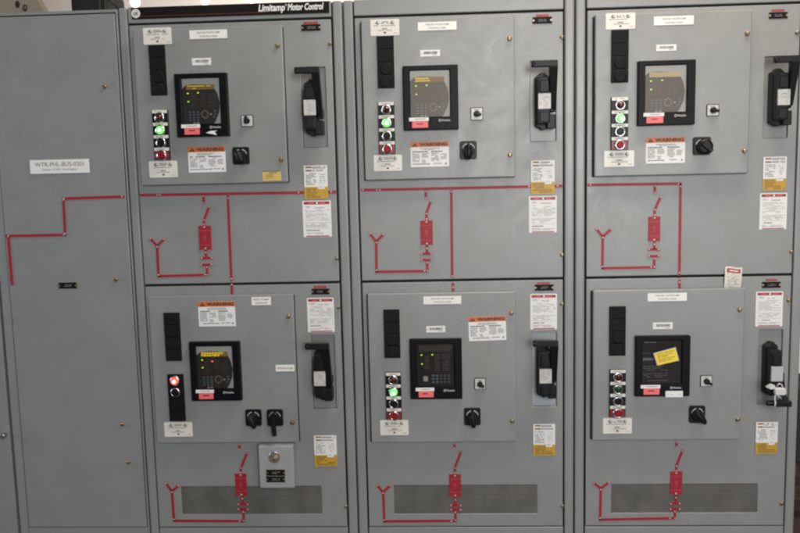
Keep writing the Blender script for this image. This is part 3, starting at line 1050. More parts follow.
STD = ['red_off', 'green_on', 'start', 'stop']
OFF = ['red_off', 'green_off', 'start', 'stop']
C1U = dict(
    panel=(137, 285, 27, 184), cert=[(143.3, 171.6, 27.7, 44.5), (149.3, 177.6, 161, 177.5)], slot=(150, 166, 45, 95.7), pilots=(153.6, 169.3, 110, 160), kinds=STD,
    plates=[((189.5, 227.2, 30, 38.8), ['TREATED WATER PUMP', 'WTR-PHL-P-0201'], 'nameplate', 0.62)], barcode=(192, 211, 58.2, 65.2),
    relay=(175.6, 228, 73.2, 136.7), style='curved', lit='dim', selectors=[((241.3, 253.5, 115, 127), 0.0)], warning=(188.4, 225.7, 146.8, 172.3),
    rotaries=[((232.5, 249.3, 147, 164.5), 'oval', 0.5)], latches=[(277.5, 46), (281.3, 160)], door_latches=[(330, 44), (337, 258.5)],
    red=(303.8, 318, 21.8, 24.2), plate=(301.5, 320.5, 24.5, 31), recess=(302.3, 326.5, 67.5, 147.5), sticker=(304.2, 327.7, 165.4, 198.9), split=0.36, sheet=(303, 331.4, 200.5, 237),
    mimic=dict(stub=[(203.5, 194.8), (203.7, 204.5)], blade=[(209.5, 206), (204.2, 219.5)], neck=[(204, 219), (204.4, 226)], fuse=(199, 211.4, 225.7, 249.8), tail=[(205.8, 248), (206.2, 257)],
               bars=[[(200.5, 258.2), (213, 257.9)], [(200, 264.9), (212.6, 264.6)]], foot=[(207, 265.5), (207.4, 276)], run=[(157.9, 276.2), (208.8, 274.7)], riser=[(158.6, 277), (157.2, 245)],
               fork=fork((157.3, 245), (149.6, 237.8), (164.6, 238.6))))
C1L = dict(
    panel=(152.5, 296, 295.2, 442.8), cert=[(164.5, 192.6, 422, 436.5)], slot=(165, 180.6, 312.5, 361), plugs=False, pilots=(168.8, 184.6, 374, 421), kinds=['red_on', 'start', None, None], legends=False,
    plates=[((251.6, 271, 297, 305), ['FEED PUMP', 'RESERVE'], 'nameplate', 0.8), ((275.8, 294.5, 364.8, 371.2), ['WTR-PHL-P-0204'], 'nameplate', 0.84)],
    relay=(190.4, 240.6, 341.9, 400.8), style='curved', lit='bright', selectors=[], warning=(198.5, 235.4, 301.5, 326.3),
    rotaries=[((245.5, 261.5, 409.5, 426), 'oval', 0.3), ((267, 283, 409.5, 426), 'lever', 0)], latches=[(288.4, 316.5), (292.5, 422.7)], door_latches=[(338.4, 307.3), (346, 506)],
    red=(314, 326.4, 285.7, 288), plate=(311.7, 329.5, 288.6, 294.4), recess=(312.3, 335.6, 335, 408.5), sticker=(314.3, 336.8, 435.3, 466), split=0.36, sheet=(307.4, 334.2, 297.8, 332),
    vent=(182, 321.7, 486, 513.5),
    mimic=dict(stub=[(239.5, 443.5), (239.6, 450)], blade=[(247.5, 452), (241.3, 467)], neck=[(240.8, 466.5), (241, 474)], fuse=(235.5, 246.8, 473.5, 495.3), tail=[(242.4, 494), (242.8, 503)],
               bars=[[(237.5, 504), (249, 504)], [(237.5, 509), (249, 509)]], foot=[(243.5, 510), (243.8, 521.5)], run=[(173.2, 520.6), (244.8, 521)], riser=[(174.1, 521), (172, 490.3)],
               fork=fork((172, 490.3), (165.5, 482.3), (179.5, 484.8))))
C2U = dict(slit=-0.005,
    panel=(363, 515, 17.5, 178.8), cert=[(370.5, 399.3, 19.3, 35.7), (373.8, 402, 155, 171)], slot=(377.5, 394.2, 36, 88.5), pilots=(378.7, 395, 102, 154.3), kinds=STD,
    plates=[((417.8, 456.5, 22, 30.3), ['TREATED WATER PUMP', 'WTR-PHL-P-0202'], 'nameplate', 0.62)], barcode=(420.3, 440, 50, 56.5),
    relay=(403.4, 458.3, 65.3, 130), style='curved', lit='text', selectors=[((470.5, 483, 107.5, 120.5), 1.9)], warning=(410.6, 448.9, 141.8, 166.8),
    rotaries=[((460, 476.8, 141, 159.3), 'oval', 0.0)], latches=[(509.5, 38.7), (510, 155)], door_latches=[(561.8, 37.2), (562, 254.7)],
    red=(535.8, 548.8, 14.5, 16.8), plate=(532.5, 552, 17, 23.8), recess=(530.3, 556, 61.2, 141.3), sticker=(531, 554.6, 160.3, 194), split=0.36, sheet=(529, 556.7, 196, 232.8),
    mimic=dict(stub=[(425.8, 190.5), (425.9, 199)], blade=[(431, 200.5), (426.5, 213)], neck=[(426.5, 212.5), (426.7, 221)], fuse=(420.5, 432.8, 220.5, 244.8), tail=[(427, 244), (427.1, 253)],
               bars=[[(420.5, 253.9), (432.5, 253.7)], [(420.5, 259.9), (432.5, 259.7)]], foot=[(427.2, 261), (427.4, 271.8)], run=[(375.7, 271.8), (428.3, 271)], riser=[(376.6, 272.3), (376.3, 241)],
               fork=fork((376.3, 241), (369.4, 232.8), (383.8, 233.7))))
C2L = dict(slit=-0.005,
    panel=(369.5, 516.4, 292.6, 442.2), cert=[(380.3, 408.5, 420, 435)], slot=(384.2, 400, 309.3, 358), pilots=(386, 401.5, 372, 419.3), kinds=STD,
    plates=[((423.4, 461.2, 296.2, 304), ['TREATED WATER PUMP', 'WTR-PHL-P-0205'], 'nameplate', 0.62)], barcode=(426.3, 445.3, 326, 332.3),
    relay=(410.4, 462.1, 339, 399), style='square', lit='none', selectors=[((474.3, 485.8, 377.8, 389.3), 2.0)], warning=(468.6, 506.1, 316.5, 340.5), tilt=0.022,
    rotaries=[((464.3, 480.6, 408, 425.3), 'oval', 0.1)], latches=[(511.4, 313), (512.3, 421)], door_latches=[(562, 303.9), (562.5, 505.7)],
    red=(537, 549.7, 282.3, 284.2), plate=(534.7, 553.4, 284.5, 290.6), recess=(531.9, 556.6, 332.3, 406), recess_mat='recess_paint_lit', sticker=(533.2, 555.1, 423.9, 455.2), split=0.34, sheet=(530.3, 557, 293.8, 329.3),
    vent=(394.2, 537, 484.8, 513),
    mimic=dict(stub=[(454.5, 442.8), (454.6, 448.3)], blade=[(461.4, 450.3), (455.2, 467)], neck=[(454.9, 466.5), (455, 474.5)], fuse=(449.3, 461, 474.2, 496.3), tail=[(455.3, 495), (455.4, 504)],
               bars=[[(449.9, 505.2), (461.7, 505.2)], [(449.9, 509.6), (461.7, 509.5)]], foot=[(455.4, 510.5), (455.6, 521)], run=[(383.4, 521.2), (456.6, 520.6)], riser=[(384.4, 521.6), (383.2, 491.4)],
               fork=fork((383.2, 491.4), (376.6, 484.5), (391, 484.5))))
C3U = dict(slit=-0.005,
    panel=(595, 750.3, 12, 175), cert=[(605.8, 635.2, 13, 29.2), (604.2, 634, 150.8, 166.8)], slot=(611.3, 628.4, 29.8, 83), pilots=(610.8, 628, 97.2, 150), kinds=STD,
    plates=[((653.8, 693.5, 16.3, 25), ['TREATED WATER PUMP', 'WTR-PHL-P-0203'], 'nameplate', 0.62)], barcode=(656.2, 676.3, 44.6, 51),
    relay=(638, 695.3, 60.3, 125.3), style='curved', lit='wash', selectors=[((706.3, 718.8, 104.3, 116.5), 1.9)], warning=(645.8, 685, 137.3, 163.3),
    rotaries=[((693.3, 711, 137, 155), 'round', 0)], latches=[(747, 33.7), (744.3, 151)], door_latches=[(797, 32.7), (791, 251.7)],
    red=(771.5, 784.5, 9.5, 11.5), plate=(768.8, 787.5, 12.3, 18.8), recess=(763.7, 788.5, 56.8, 138), sticker=(763, 786.3, 156.8, 190.4), split=0.35, sheet=(759.6, 786.7, 193, 229.4),
    mimic=dict(stub=[(654.8, 184.9), (654.8, 193.8)], blade=[(660.6, 196.6), (655.1, 209)], neck=[(654.8, 208.5), (654.6, 217)], fuse=(648.2, 660, 216.5, 241.2), tail=[(654.3, 240), (654.2, 249)],
               bars=[[(647.6, 249.6), (659.7, 249.3)], [(647.6, 256.3), (659.7, 256)]], foot=[(654.2, 257), (654.1, 268)], run=[(601.6, 268.3), (654.8, 267.2)], riser=[(602.4, 268.8), (602.8, 236)],
               fork=fork((602.8, 236), (595.9, 228.3), (611.7, 228.3))))
C3L = dict(slit=-0.005,
    panel=(593, 743.3, 289.3, 440), cert=[(603, 631.8, 418, 433.4)], slot=(609.4, 625.5, 306.2, 355.7), pilots=(609.4, 625.5, 369.2, 416.8), kinds=OFF,
    plates=[((647.6, 686.7, 293, 301), ['TREATED WATER PUMP', 'WTR-PHL-P-0206'], 'nameplate', 0.62)], barcode=(652.8, 672.6, 322.4, 329),
    relay=(635.5, 690, 336, 396.3), style='off', lit='none', selectors=[((700, 712, 375, 386.5), 2.1)], warning=(0, 0, 0, 0),
    rotaries=[((689.3, 705.2, 405.8, 423), 'oval', 0.7)], latches=[(739.6, 309.7), (737.6, 419.3)], door_latches=[(788.3, 300.2), (781.3, 503.5)],
    red=(765.5, 777, 279, 281), plate=(761.8, 780.5, 281.8, 287.8), recess=(757.8, 781.6, 329.5, 404.5), sticker=(755.7, 777.5, 422, 453.6), split=0.35, sheet=(755.6, 782.6, 291.5, 326.5),
    vent=(611.3, 757.2, 483.7, 512), down=True, handle_label='disconnect handle swung down and locked out',
    mimic=dict(stub=[(676.4, 441), (676.3, 447.4)], blade=[(682.7, 449.7), (676.4, 465.5)], neck=[(676.2, 464.5), (676, 472)], fuse=(670, 682, 471.3, 494.3), tail=[(676, 493), (675.8, 502)],
               bars=[[(669.5, 503.6), (680.7, 503.3)], [(669.5, 509.1), (680.7, 508.8)]], foot=[(674.9, 510), (674.6, 519)], run=[(599.2, 519.5), (675.2, 518)], riser=[(600.1, 520), (600.8, 487.7)],
               fork=fork((600.8, 487.7), (593, 482), (609.4, 481.7))))

_warning = warning_label


def warning_label(root, r, y, tilt=0.0):         # one door carries no warning label
    if r[1] - r[0] > 0.01:
        return _warning(root, r, y, tilt)


# outline of each cabinet: door edges measured at mid height, seams half-way between neighbours
def X(px, py=281):
    return at(px, py).x


Z_TOP, Z_MID_U, Z_MID_L, Z_BOT = at(458, 15.2).z, at(458, 278.9).z, at(458, 281.4).z, at(466, 525.6).z
D1, D2, D3 = (X(145.2, 284), X(339.4, 283)), (X(362.2, 280), X(562.8, 279)), (X(586.3, 279), X(791.3, 277))
S12, S23 = (D1[1] + D2[0]) / 2, (D2[1] + D3[0]) / 2
HALF = S12 - D1[1]
S01 = D1[0] - HALF * 0.95
S34 = D3[1] + HALF

# ---- starter cabinets
specs = [
    (S01, S12, D1, C1U, C1L, 'grey cabinet under the black lettered header strip, key lock box above its vent'),
    (S12, S23, D2, C2U, C2L, 'grey cabinet with plain header and glowing green lamps on both upper and lower doors'),
    (S23, S34, D3, C3U, C3L, 'grey cabinet at the right end of the row, lower relay dark under yellow note'),
]
roots = []
for a, b, D, up, lo, lab in specs:
    root = empty('motor_control_cabinet', ((a + b) / 2, 0, 0))
    tag(root, lab, 'cabinet', ROW)
    cabinet_shell(root, a, b, D[0], D[1], Z_TOP, Z_BOT)
    u = compartment(root, up, D[0], D[1], Z_MID_U, Z_TOP, False)
    l = compartment(root, lo, D[0], D[1], Z_BOT, Z_MID_L, True)
    roots.append((root, u, l))


def PX(x, y):
    v = at(x, y, DOOR)
    return (v.x, v.z)


# bus line across the upper doors and the vertical drops
c1, c2, c3 = roots[0][0], roots[1][0], roots[2][0]
mimic_strip(c1, PX(140, 195.2), PX(336.2, 192), DOOR, (0.09, 0.105, 0.81, 0.975), 0.0112)
mimic_strip(c1, PX(227.8, 195.5), PX(231.6, 281), DOOR, (0.03, 0.975))
mimic_strip(c1, PX(231.9, 283.6), PX(232.2, 295), DOOR, (0.1,))
mimic_strip(c2, PX(361, 190.2), PX(562.5, 185.9), DOOR, (0.01, 0.08, 0.095, 0.835, 0.975), 0.0112)
mimic_strip(c2, PX(451.3, 190), PX(452.3, 277.4), DOOR, (0.02, 0.985))
mimic_strip(c2, PX(452.9, 282.9), PX(453.2, 292), DOOR, (0.5,))
mimic_strip(c3, PX(587.5, 185), PX(681.2, 183.7), DOOR, (0.03, 0.97), 0.0112)
mimic_strip(c3, PX(680.5, 183.5), PX(679.3, 275.6), DOOR, (0.03, 0.97))
mimic_strip(c3, PX(679.5, 279.6), PX(679.5, 289), DOOR, (0.3,))

# black header strip with the maker's roundel and name
h = R(131.7, 329.3, 4.2, 16.4, -0.003)
mb = MB()
mb.box(h[0], h[1], -0.0055, -0.003, h[2], h[3] - 0.001, 'header_black')
hs = mb.build('header_strip', c1)
mb = MB()
mb.box(h[0] + 0.004, h[1] - 0.25, -0.0062, -0.0056, h[2] + 0.009, h[2] + 0.012, 'header_red')
mb.build('pin_stripe', hs)
mb = MB()
t0, t1 = at(258.2, 7.0, -0.006), at(323.5, 2.6, -0.006)
hw, hz = t1.x - t0.x, (h[2] + h[3]) / 2 + 0.003
mb.text('Limitamp', t0.x + 0.205 * hw, hz - 0.003, 0.41 * hw, 0.036, -0.0062, 'white_print', 0.03, 0.22)
mb.text('\u00ae', t0.x + 0.428 * hw, hz + 0.009, 0.009, 0.009, -0.0062, 'white_print', 0.0)
mb.text('Motor Control', t0.x + 0.725 * hw, hz + 0.001, 0.55 * hw, 0.027, -0.0062, 'white_print', 0.03, 0.22)
mb.build('header_lettering', hs)
g0 = at(135.8, 13.6, -0.006)
mb = MB()
mb.lathe(g0.x, g0.z, [(0.0175, -0.0056), (0.0175, -0.0066)], 'white_print', 28)
mb.lathe(g0.x, g0.z, [(0.0128, -0.0067), (0.0128, -0.0069)], 'ink_mid', 28)
mb.lathe(g0.x, g0.z, [(0.0118, -0.0070), (0.0118, -0.0072)], 'white_print', 28)
mb.text('GE', g0.x, g0.z, 0.019, 0.014, -0.0075, 'ink', 0.03, 0.15)
mb.build('roundel', hs)

# yellow instruction label on the first upper panel
yl = R(262.5, 281.3, 170.5, 180.7, PANEL)
mb = MB()
mb.box(yl[0], yl[1], PANEL - 0.0012, PANEL, yl[2], yl[3], 'label_yellow')
w_, h_ = yl[1] - yl[0], yl[3] - yl[2]
mb.quad(yl[0], yl[1], yl[3] - 0.12 * h_, yl[3], PANEL - 0.0015, 'ink_mid')
mb.rows(yl[0] + 0.35 * w_, yl[1] - 0.15 * w_, yl[2] + 0.72 * h_, yl[2] + 0.84 * h_, 1, PANEL - 0.0015, 'ochre_dark', 0.8, 0)
mb.rows(yl[0] + 0.15 * w_, yl[1] - 0.35 * w_, yl[2] + 0.2 * h_, yl[2] + 0.68 * h_, 5, PANEL - 0.0015, 'ochre_dark', 0.45, 0.2)
mb.build('yellow_label', c1)

# white streak of torn tape on the first upper relay
mb = MB()
a = [at(x, y, PANEL - 0.0255) for x, y in ((206, 133), (217, 135), (214.5, 131.8), (217.5, 130.5), (210.5, 131))]
mb.poly([(p.x, p.z) for p in (a[0], a[1], a[2], a[3], a[4])], PANEL - 0.0262, PANEL - 0.0245, 'paper')
mb.build('torn_tape', roots[0][1][1])

# white tag on the dark relay's bezel
tw = R(665.5, 682.8, 391.0, 397.2, PANEL - 0.026)
mb = MB()
mb.box(tw[0], tw[1], PANEL - 0.0262, PANEL - 0.0245, tw[2], tw[3], 'paper')
mb.rows(tw[0] + 0.1 * (tw[1] - tw[0]), tw[1], tw[2] + 0.3 * (tw[3] - tw[2]), tw[2] + 0.6 * (tw[3] - tw[2]), 1, PANEL - 0.0266, 'ink_soft', 0.3, 0.2)
mb.build('tape_label', roots[2][2][1])

# key lock box on the first lower door
kb = R(259.5, 294.3, 444.8, 487.3, -0.05)
mb = MB()
mb.box(kb[0], kb[1], -0.062, DOOR - 0.0002, kb[2], kb[3], 'box_white')
box = mb.build('key_lock_box', c1, 0.006, 3)
lc = at(274.5, 456.7, -0.062)
mb = MB()
mb.lathe(lc.x, lc.z, [(0.0245, -0.062), (0.0245, -0.068), (0.022, -0.070)], 'steel', 28)
mb.lathe(lc.x + 0.002, lc.z - 0.005, [(0.0125, -0.070), (0.012, -0.084), (0.010, -0.086)], 'brass', 20)
mb.box(lc.x, lc.x + 0.004, -0.0868, -0.0858, lc.z - 0.012, lc.z + 0.002, 'dark_gap')
mb.build('lock_cylinder', box)
for q in ((266.3, 285, 469.6, 475.6), (266.3, 285, 476.2, 482)):
    r = R(*q, -0.062)
    engraved_plate(box, r, -0.062)

# ---- bus cabinet and the neighbour at the left end
BL = X(9.6, 281)
b_root = empty('bus_cabinet', ((X(9.6) + S01) / 2, 0, 0))
tag(b_root, 'narrow plain grey cabinet with white lettered plate and stepped red line', 'cabinet', ROW)
Sl = BL - HALF * 0.92
BR = S01 - 0.012
ztb = at(60, 13.0).z
s = MB()
s.box(Sl + 0.0015, S01 - 0.0015, 0.034, DEPTH, 0.02, ztb + 0.002, 'grey_trim')
s.build('carcass', b_root)
s = MB()
s.box(Sl + 0.004, S01 - 0.004, 0.028, 0.0335, 0.02, ztb, 'dark_gap')
s.build('door_gasket', b_root)
s = MB()
s.box(Sl + 0.0022, BL - 0.005, -0.001, 0.0275, 0.004, ztb + 0.006, 'grey_trim')
s.build('frame_post', b_root, 0.0045, 3)
s = MB()
s.box(BR + 0.0035, S01 - 0.0022, -0.001, 0.0275, 0.004, ztb + 0.006, 'grey_trim')
s.build('frame_post', b_root, 0.002, 2)
s = MB()
s.box(BL - 0.003, BR + 0.002, -0.002, 0.0275, 0.004, Z_BOT - 0.003, 'grey_trim')
s.build('bottom_sill', b_root, 0.003)
s = MB()
s.box(BL - 0.003, BR + 0.002, 0.004, 0.0275, ztb - 0.004, ztb + 0.008, 'grey_trim')
s.build('top_rail', b_root, 0.002)
mb = MB()
mb.box(BL, BR, DOOR, 0.0272, Z_BOT, ztb - 0.010, 'grey_paint')
mb.build('cover_door', b_root, 0.003, 3)
bp = R(30.3, 89.4, 159.6, 173.3, DOOR)
x0, x1, z0, z1 = bp
mb = MB()
w_, h_ = x1 - x0, z1 - z0
mb.box(x0, x1, DOOR - 0.003, DOOR, z0, z1, 'white_plate')
mb.text('WTR-PHL-BUS-0201', (x0 + x1) / 2, z0 + 0.66 * h_, 0.83 * w_, 0.30 * h_, DOOR - 0.0034, 'ink_mid', 0.004)
mb.text('Station 4160V Switchgear', (x0 + x1) / 2, z0 + 0.27 * h_, 0.60 * w_, 0.19 * h_, DOOR - 0.0034, 'ink_mid')
mb.build('nameplate', b_root)
mimic_strip(b_root, PX(62.8, 198.6), PX(124.6, 196.6), DOOR, (0.02, 0.96), 0.0112)
mimic_strip(b_root, PX(63.4, 197.6), PX(65.4, 236), DOOR, (0.06, 0.94))
mimic_strip(b_root, PX(5.6, 236), PX(66.2, 234.8), DOOR, (0.05, 0.97), 0.0112)
vx = PX(10.2, 260)[0]
mimic_strip(b_root, (vx, PX(6.3, 235)[1]), (vx, PX(10.7, 285.3)[1]), DOOR, (0.03,), 0.0125)
engraved_plate(b_root, R(58.8, 76.7, 282.5, 288.5, DOOR), DOOR)
for q in ((105, 86.7), (116.3, 279.5), (122.5, 424), (128.8, 462)):
    latch(b_root, at(*q, DOOR), DOOR, 'quarter_turn_latch', 0.95)

n_root = empty('end_cabinet', (Sl - 0.3, 0, 0))
tag(n_root, 'sliver of grey cabinet with a round knob, left of the narrow plain cabinet', 'cabinet', ROW)
s = MB()
s.box(Sl - 0.62, Sl - 0.0015, 0.034, DEPTH, 0.02, ztb, 'grey_trim')
s.build('carcass', n_root)
s = MB()
s.box(Sl - 0.60, Sl - 0.010, DOOR, 0.0335, Z_BOT - 0.06, ztb - 0.01, 'grey_paint')
s.build('cover_door', n_root, 0.004, 3)
s = MB()
s.box(Sl - 0.62, Sl - 0.012, -0.002, 0.0335, 0.004, Z_BOT - 0.064, 'grey_trim')
s.build('bottom_sill', n_root, 0.003)
mimic_strip(n_root, (Sl - 0.30, PX(2, 283.5)[1]), (Sl - 0.012, PX(2, 283.5)[1]), DOOR, (), 0.0112)
for q in ((4.2, 435.3), (-7, 319)):
    p = at(*q, DOOR - 0.02)
    mb = MB()
    mb.lathe(p.x, p.z, [(0.006, DOOR), (0.006, DOOR - 0.020), (0.012, DOOR - 0.024), (0.012, DOOR - 0.036), (0.009, DOOR - 0.040)], 'steel', 18)
    mb.build('knob', n_root)

# ------------------------------------------------------------------ things stuck on, hung from or standing on the cabinets
# yellow note on the dark relay
yn = PANEL - 0.0246
c = [at(x, y, yn) for x, y in ((656.5, 365.8), (679.6, 360.4), (675.8, 346.4), (652.4, 352.8))]
ce = sum(c, Vector()) / 4
mb = MB()
mb.poly([(p.x, p.z) for p in c], yn - 0.0008, yn, 'note_edge')
inner = [ce + (p - ce) * 0.93 + Vector((0.001, 0, -0.001)) for p in c]
inner = [Vector((p.x, yn - 0.0011, p.z)) for p in inner]
mb.add(inner, [(0, 1, 2, 3)], 'note_yellow')
ux, uz = (inner[1] - inner[0]), (inner[3] - inner[0])
for i, v in enumerate((0.84, 0.68, 0.54, 0.36, 0.22)):
    u = 0.12
    end = (0.9, 0.80, 0.62, 0.85, 0.72)[i]
    while u < end:
        k = random.uniform(0.05, 0.16)
        o = inner[0] + ux * u + uz * v
        d1, d2 = ux * min(k, end - u + 0.02), uz * 0.055
        mb.add([Vector((p.x, yn - 0.0014, p.z)) for p in (o, o + d1, o + d1 + d2, o + d2)], [(0, 1, 2, 3)], 'ochre_dark')
        u += k + 0.03
tag(mb.build('sticky_note'), 'tilted yellow note with blue edge stuck on the dark lower relay at the right', 'note')

# curled danger tag tucked behind the panel of the third cabinet
c = R(723.6, 741.6, 266.6, 291.5, -0.008)
mb = MB()
nx, nz = 8, 10


def tag_y(u, v):
    return DOOR - 0.004 - 0.006 * math.sin(v * 3.0) - 0.004 * u * v - (0.010 * max(0, v - 0.75) * (u - 0.2))


def tag_grid(u0, u1, v0, v1, n, m, off, mname):
    vs, fs = [], []
    for j in range(m + 1):
        for i in range(n + 1):
            u, v = u0 + (u1 - u0) * i / n, v0 + (v1 - v0) * j / m
            top = 0.0 if v < 0.95 else 0.0
            lean = 0.055 * v
            vs.append((c[0] + (c[1] - c[0]) * (u * 0.93 + lean), tag_y(u, v) - off, c[2] + (c[3] - c[2]) * (v - 0.02 * u + (0.02 * math.sin(u * 6.3) * v)) + top))
    for j in range(m):
        for i in range(n):
            a = j * (n + 1) + i
            fs.append((a, a + 1, a + n + 2, a + n + 1))
    mb.add(vs, fs, mname, True)


tag_grid(0, 1, 0, 1, nx, nz, 0.0004, 'tag_paper')
tag_grid(0.12, 0.90, 0.765, 0.93, 6, 3, 0.0009, 'ink')
tag_grid(0.18, 0.84, 0.785, 0.91, 6, 3, 0.0013, 'tag_red')
tag_grid(0.28, 0.74, 0.832, 0.865, 6, 1, 0.0017, 'paper')
for k in range(11):
    v = 0.70 - 0.058 * k
    for _ in range(3):
        u = random.uniform(0.12, 0.7)
        tag_grid(u, u + random.uniform(0.08, 0.22), v, v + 0.022, 2, 1, 0.0009, 'ink_soft')
tag(mb.build('danger_tag'), 'cream paper tag with a red and black heading hanging over the door seam', 'tag')

# lock-out on the lowered handle of the third cabinet
es = R(*C3L['recess'])
py_ = -0.118
p = at(779.8, 390.5, py_ - 0.012)
mb = MB()
mb.rrect(p.x - 0.021, p.x + 0.021, p.z - 0.017, p.z + 0.012, 0.008, py_ - 0.024, py_ - 0.002, 'padlock_white')
lock = mb.build('padlock', None, 0.004, 3)
tag(lock, 'white padlock clipped on the lowered disconnect handle at the right', 'padlock')
mb = MB()
mb.tube([(p.x - 0.010, py_ - 0.013, p.z + 0.008), (p.x - 0.011, py_ - 0.012, p.z + 0.020), (p.x - 0.005, py_ - 0.010, p.z + 0.026), (p.x + 0.005, py_ - 0.008, p.z + 0.026), (p.x + 0.010, py_ - 0.010, p.z + 0.019), (p.x + 0.010, py_ - 0.013, p.z + 0.008)], 0.003, 'steel', 8)
mb.build('shackle', lock)
mb = MB()
q = at(770.3, 386, py_)
mb.add([(q.x - 0.020, py_, q.z - 0.002), (q.x - 0.006, py_ - 0.012, q.z + 0.014), (q.x + 0.016, py_ - 0.004, q.z + 0.004), (q.x + 0.016, py_ - 0.010, q.z - 0.008), (q.x - 0.004, py_ - 0.014, q.z - 0.010),
        (q.x - 0.004, py_ + 0.004, q.z)], [(0, 4, 1), (1, 4, 3, 2), (0, 1, 5), (1, 2, 5), (2, 3, 5), (3, 4, 5), (4, 0, 5)], 'padlock_white')
tag(mb.build('paper_tag'), 'small folded white tag hanging left of the padlock on the handle', 'tag')
mb = MB()
z_ = [at(x, y, py_ - 0.012) for x, y in ((776, 393), (774.8, 398), (775.6, 403), (774.6, 407))]
mb.tube([(v.x, v.y, v.z) for v in z_], [0.004, 0.003, 0.0035, 0.0025], 'padlock_white', 8)
z_ = [at(x, y, py_ - 0.012) for x, y in ((776, 393), (778.5, 396.5), (781, 397.6))]
mb.tube([(v.x, v.y, v.z) for v in z_], [0.004, 0.003, 0.0025], 'padlock_white', 8)
tag(mb.build('cable_tie'), 'thin white tie dangling below the padlock in front of the black grip', 'cable tie')

# things on top of the bus cabinet
by = 0.42
pts = [at(x, y, by) for x, y in ((-60, 24), (54, 13), (37.5, -1.5), (20, -24), (-60, -24))]
mb = MB()
plate_pts = [(v.x, v.z) for v in pts]
zt_ = ztb + 0.003
plate_pts[0] = (plate_pts[0][0], zt_)
plate_pts[1] = (plate_pts[1][0], zt_)
mb.poly(plate_pts, by, by + 0.05, 'tan_steel')
br = mb.build('steel_bracket', None, 0.004)
tag(br, 'tan steel bracket plate with two bolt holes on top of the plain left cabinets', 'bracket')
for x, y, rx in ((17.6, 4.4, 0.011), (25.2, 8.0, 0.011)):
    v = at(x, y, by)
    mb = MB()
    if x < 20:
        mb.lathe(v.x, v.z, [(rx, by - 0.0005), (rx, by - 0.002)], 'dark_gap', 20, 0.95, 1.45)
        mb.build('bolt_hole', br)
    else:
        mb.lathe(v.x, v.z, [(rx, by - 0.0005), (rx, by - 0.003)], 'dark_gap', 20, 0.95, 1.35)
        mb.lathe(v.x + 0.002, v.z, [(rx * 0.6, by - 0.003), (rx * 0.55, by - 0.008)], 'steel', 12, 0.95, 1.35)
        mb.build('bolt', br)
ky = 0.30
v0, v1 = at(71, 5, ky), at(106, 5, ky)
zb = ztb + 0.003
mb = MB()
mb.rrect(v0.x, v1.x, zb, zb + 0.17, 0.035, ky, ky + 0.22, 'motor_black', 6)
mb.box(v0.x + 0.02, v1.x - 0.02, ky - 0.012, ky, zb + 0.05, zb + 0.14, 'motor_black')
mo = mb.build('junction_box', None, 0.006, 3)
tag(mo, 'black rounded box with a thin cable standing on the narrow left cabinet', 'junction box')
mb = MB()
cs = [at(x, y, ky) for x, y in ((105, -3), (109, 1.0), (112, 3.5), (114, 6.5), (115, 10))]
mb.tube([(v.x, ky + 0.02 + 0.01 * i, v.z) for i, v in enumerate(cs)], 0.0045, 'motor_black', 8)
mb.build('cable', mo)

# ------------------------------------------------------------------ setting
mb = MB()
mb.box(-9, 9, -9, 10, -0.06, 0.0, 'floor_tile')
tag(mb.build('floor'), kind='structure')
mb = MB()
mb.box(-9, 9, 9.6, 9.8, 0.0, 5.2, 'plaster')
tag(mb.build('wall_back'), kind='structure')
mb = MB()
mb.box(-9, 9, -9, 9.8, 5.2, 5.3, 'plaster')
tag(mb.build('ceiling'), kind='structure')

wy = 0.36
zn0, zn1 = at(799, 464, 0.22).z, at(799, 387, 0.22).z
bt = zn1 + 0.02
mb = MB()
mb.box(S34 + 0.006, S34 + 2.0, wy, wy + 0.2, 0.0, bt, 'brick')
tag(mb.build('brick_wall'), 'low dark red brick wall behind the right end of the cabinet row', 'wall')
mb = MB()
mb.box(S34 + 0.006, S34 + 2.0, wy + 0.02, wy + 0.18, bt, 3.2, 'plaster')
tag(mb.build('partition_wall'), 'pale upper wall above the brick beyond the right end of the row', 'wall')
nx0 = at(797.0, 425, 0.22).x
mb = MB()
mb.box(nx0, nx0 + 0.8, 0.22, wy - 0.001, zn0, zn1, 'navy_paint')
nb = mb.build('wall_enclosure', None, 0.01, 2)
tag(nb, 'dark box on the brick wall beyond the right end cabinet', 'enclosure')
mb = MB()
mb.box(nx0 + 0.02, nx0 + 0.78, 0.208, 0.2195, zn0 + 0.02, zn1 - 0.02, 'navy_paint')
mb.build('lid', nb, 0.004)

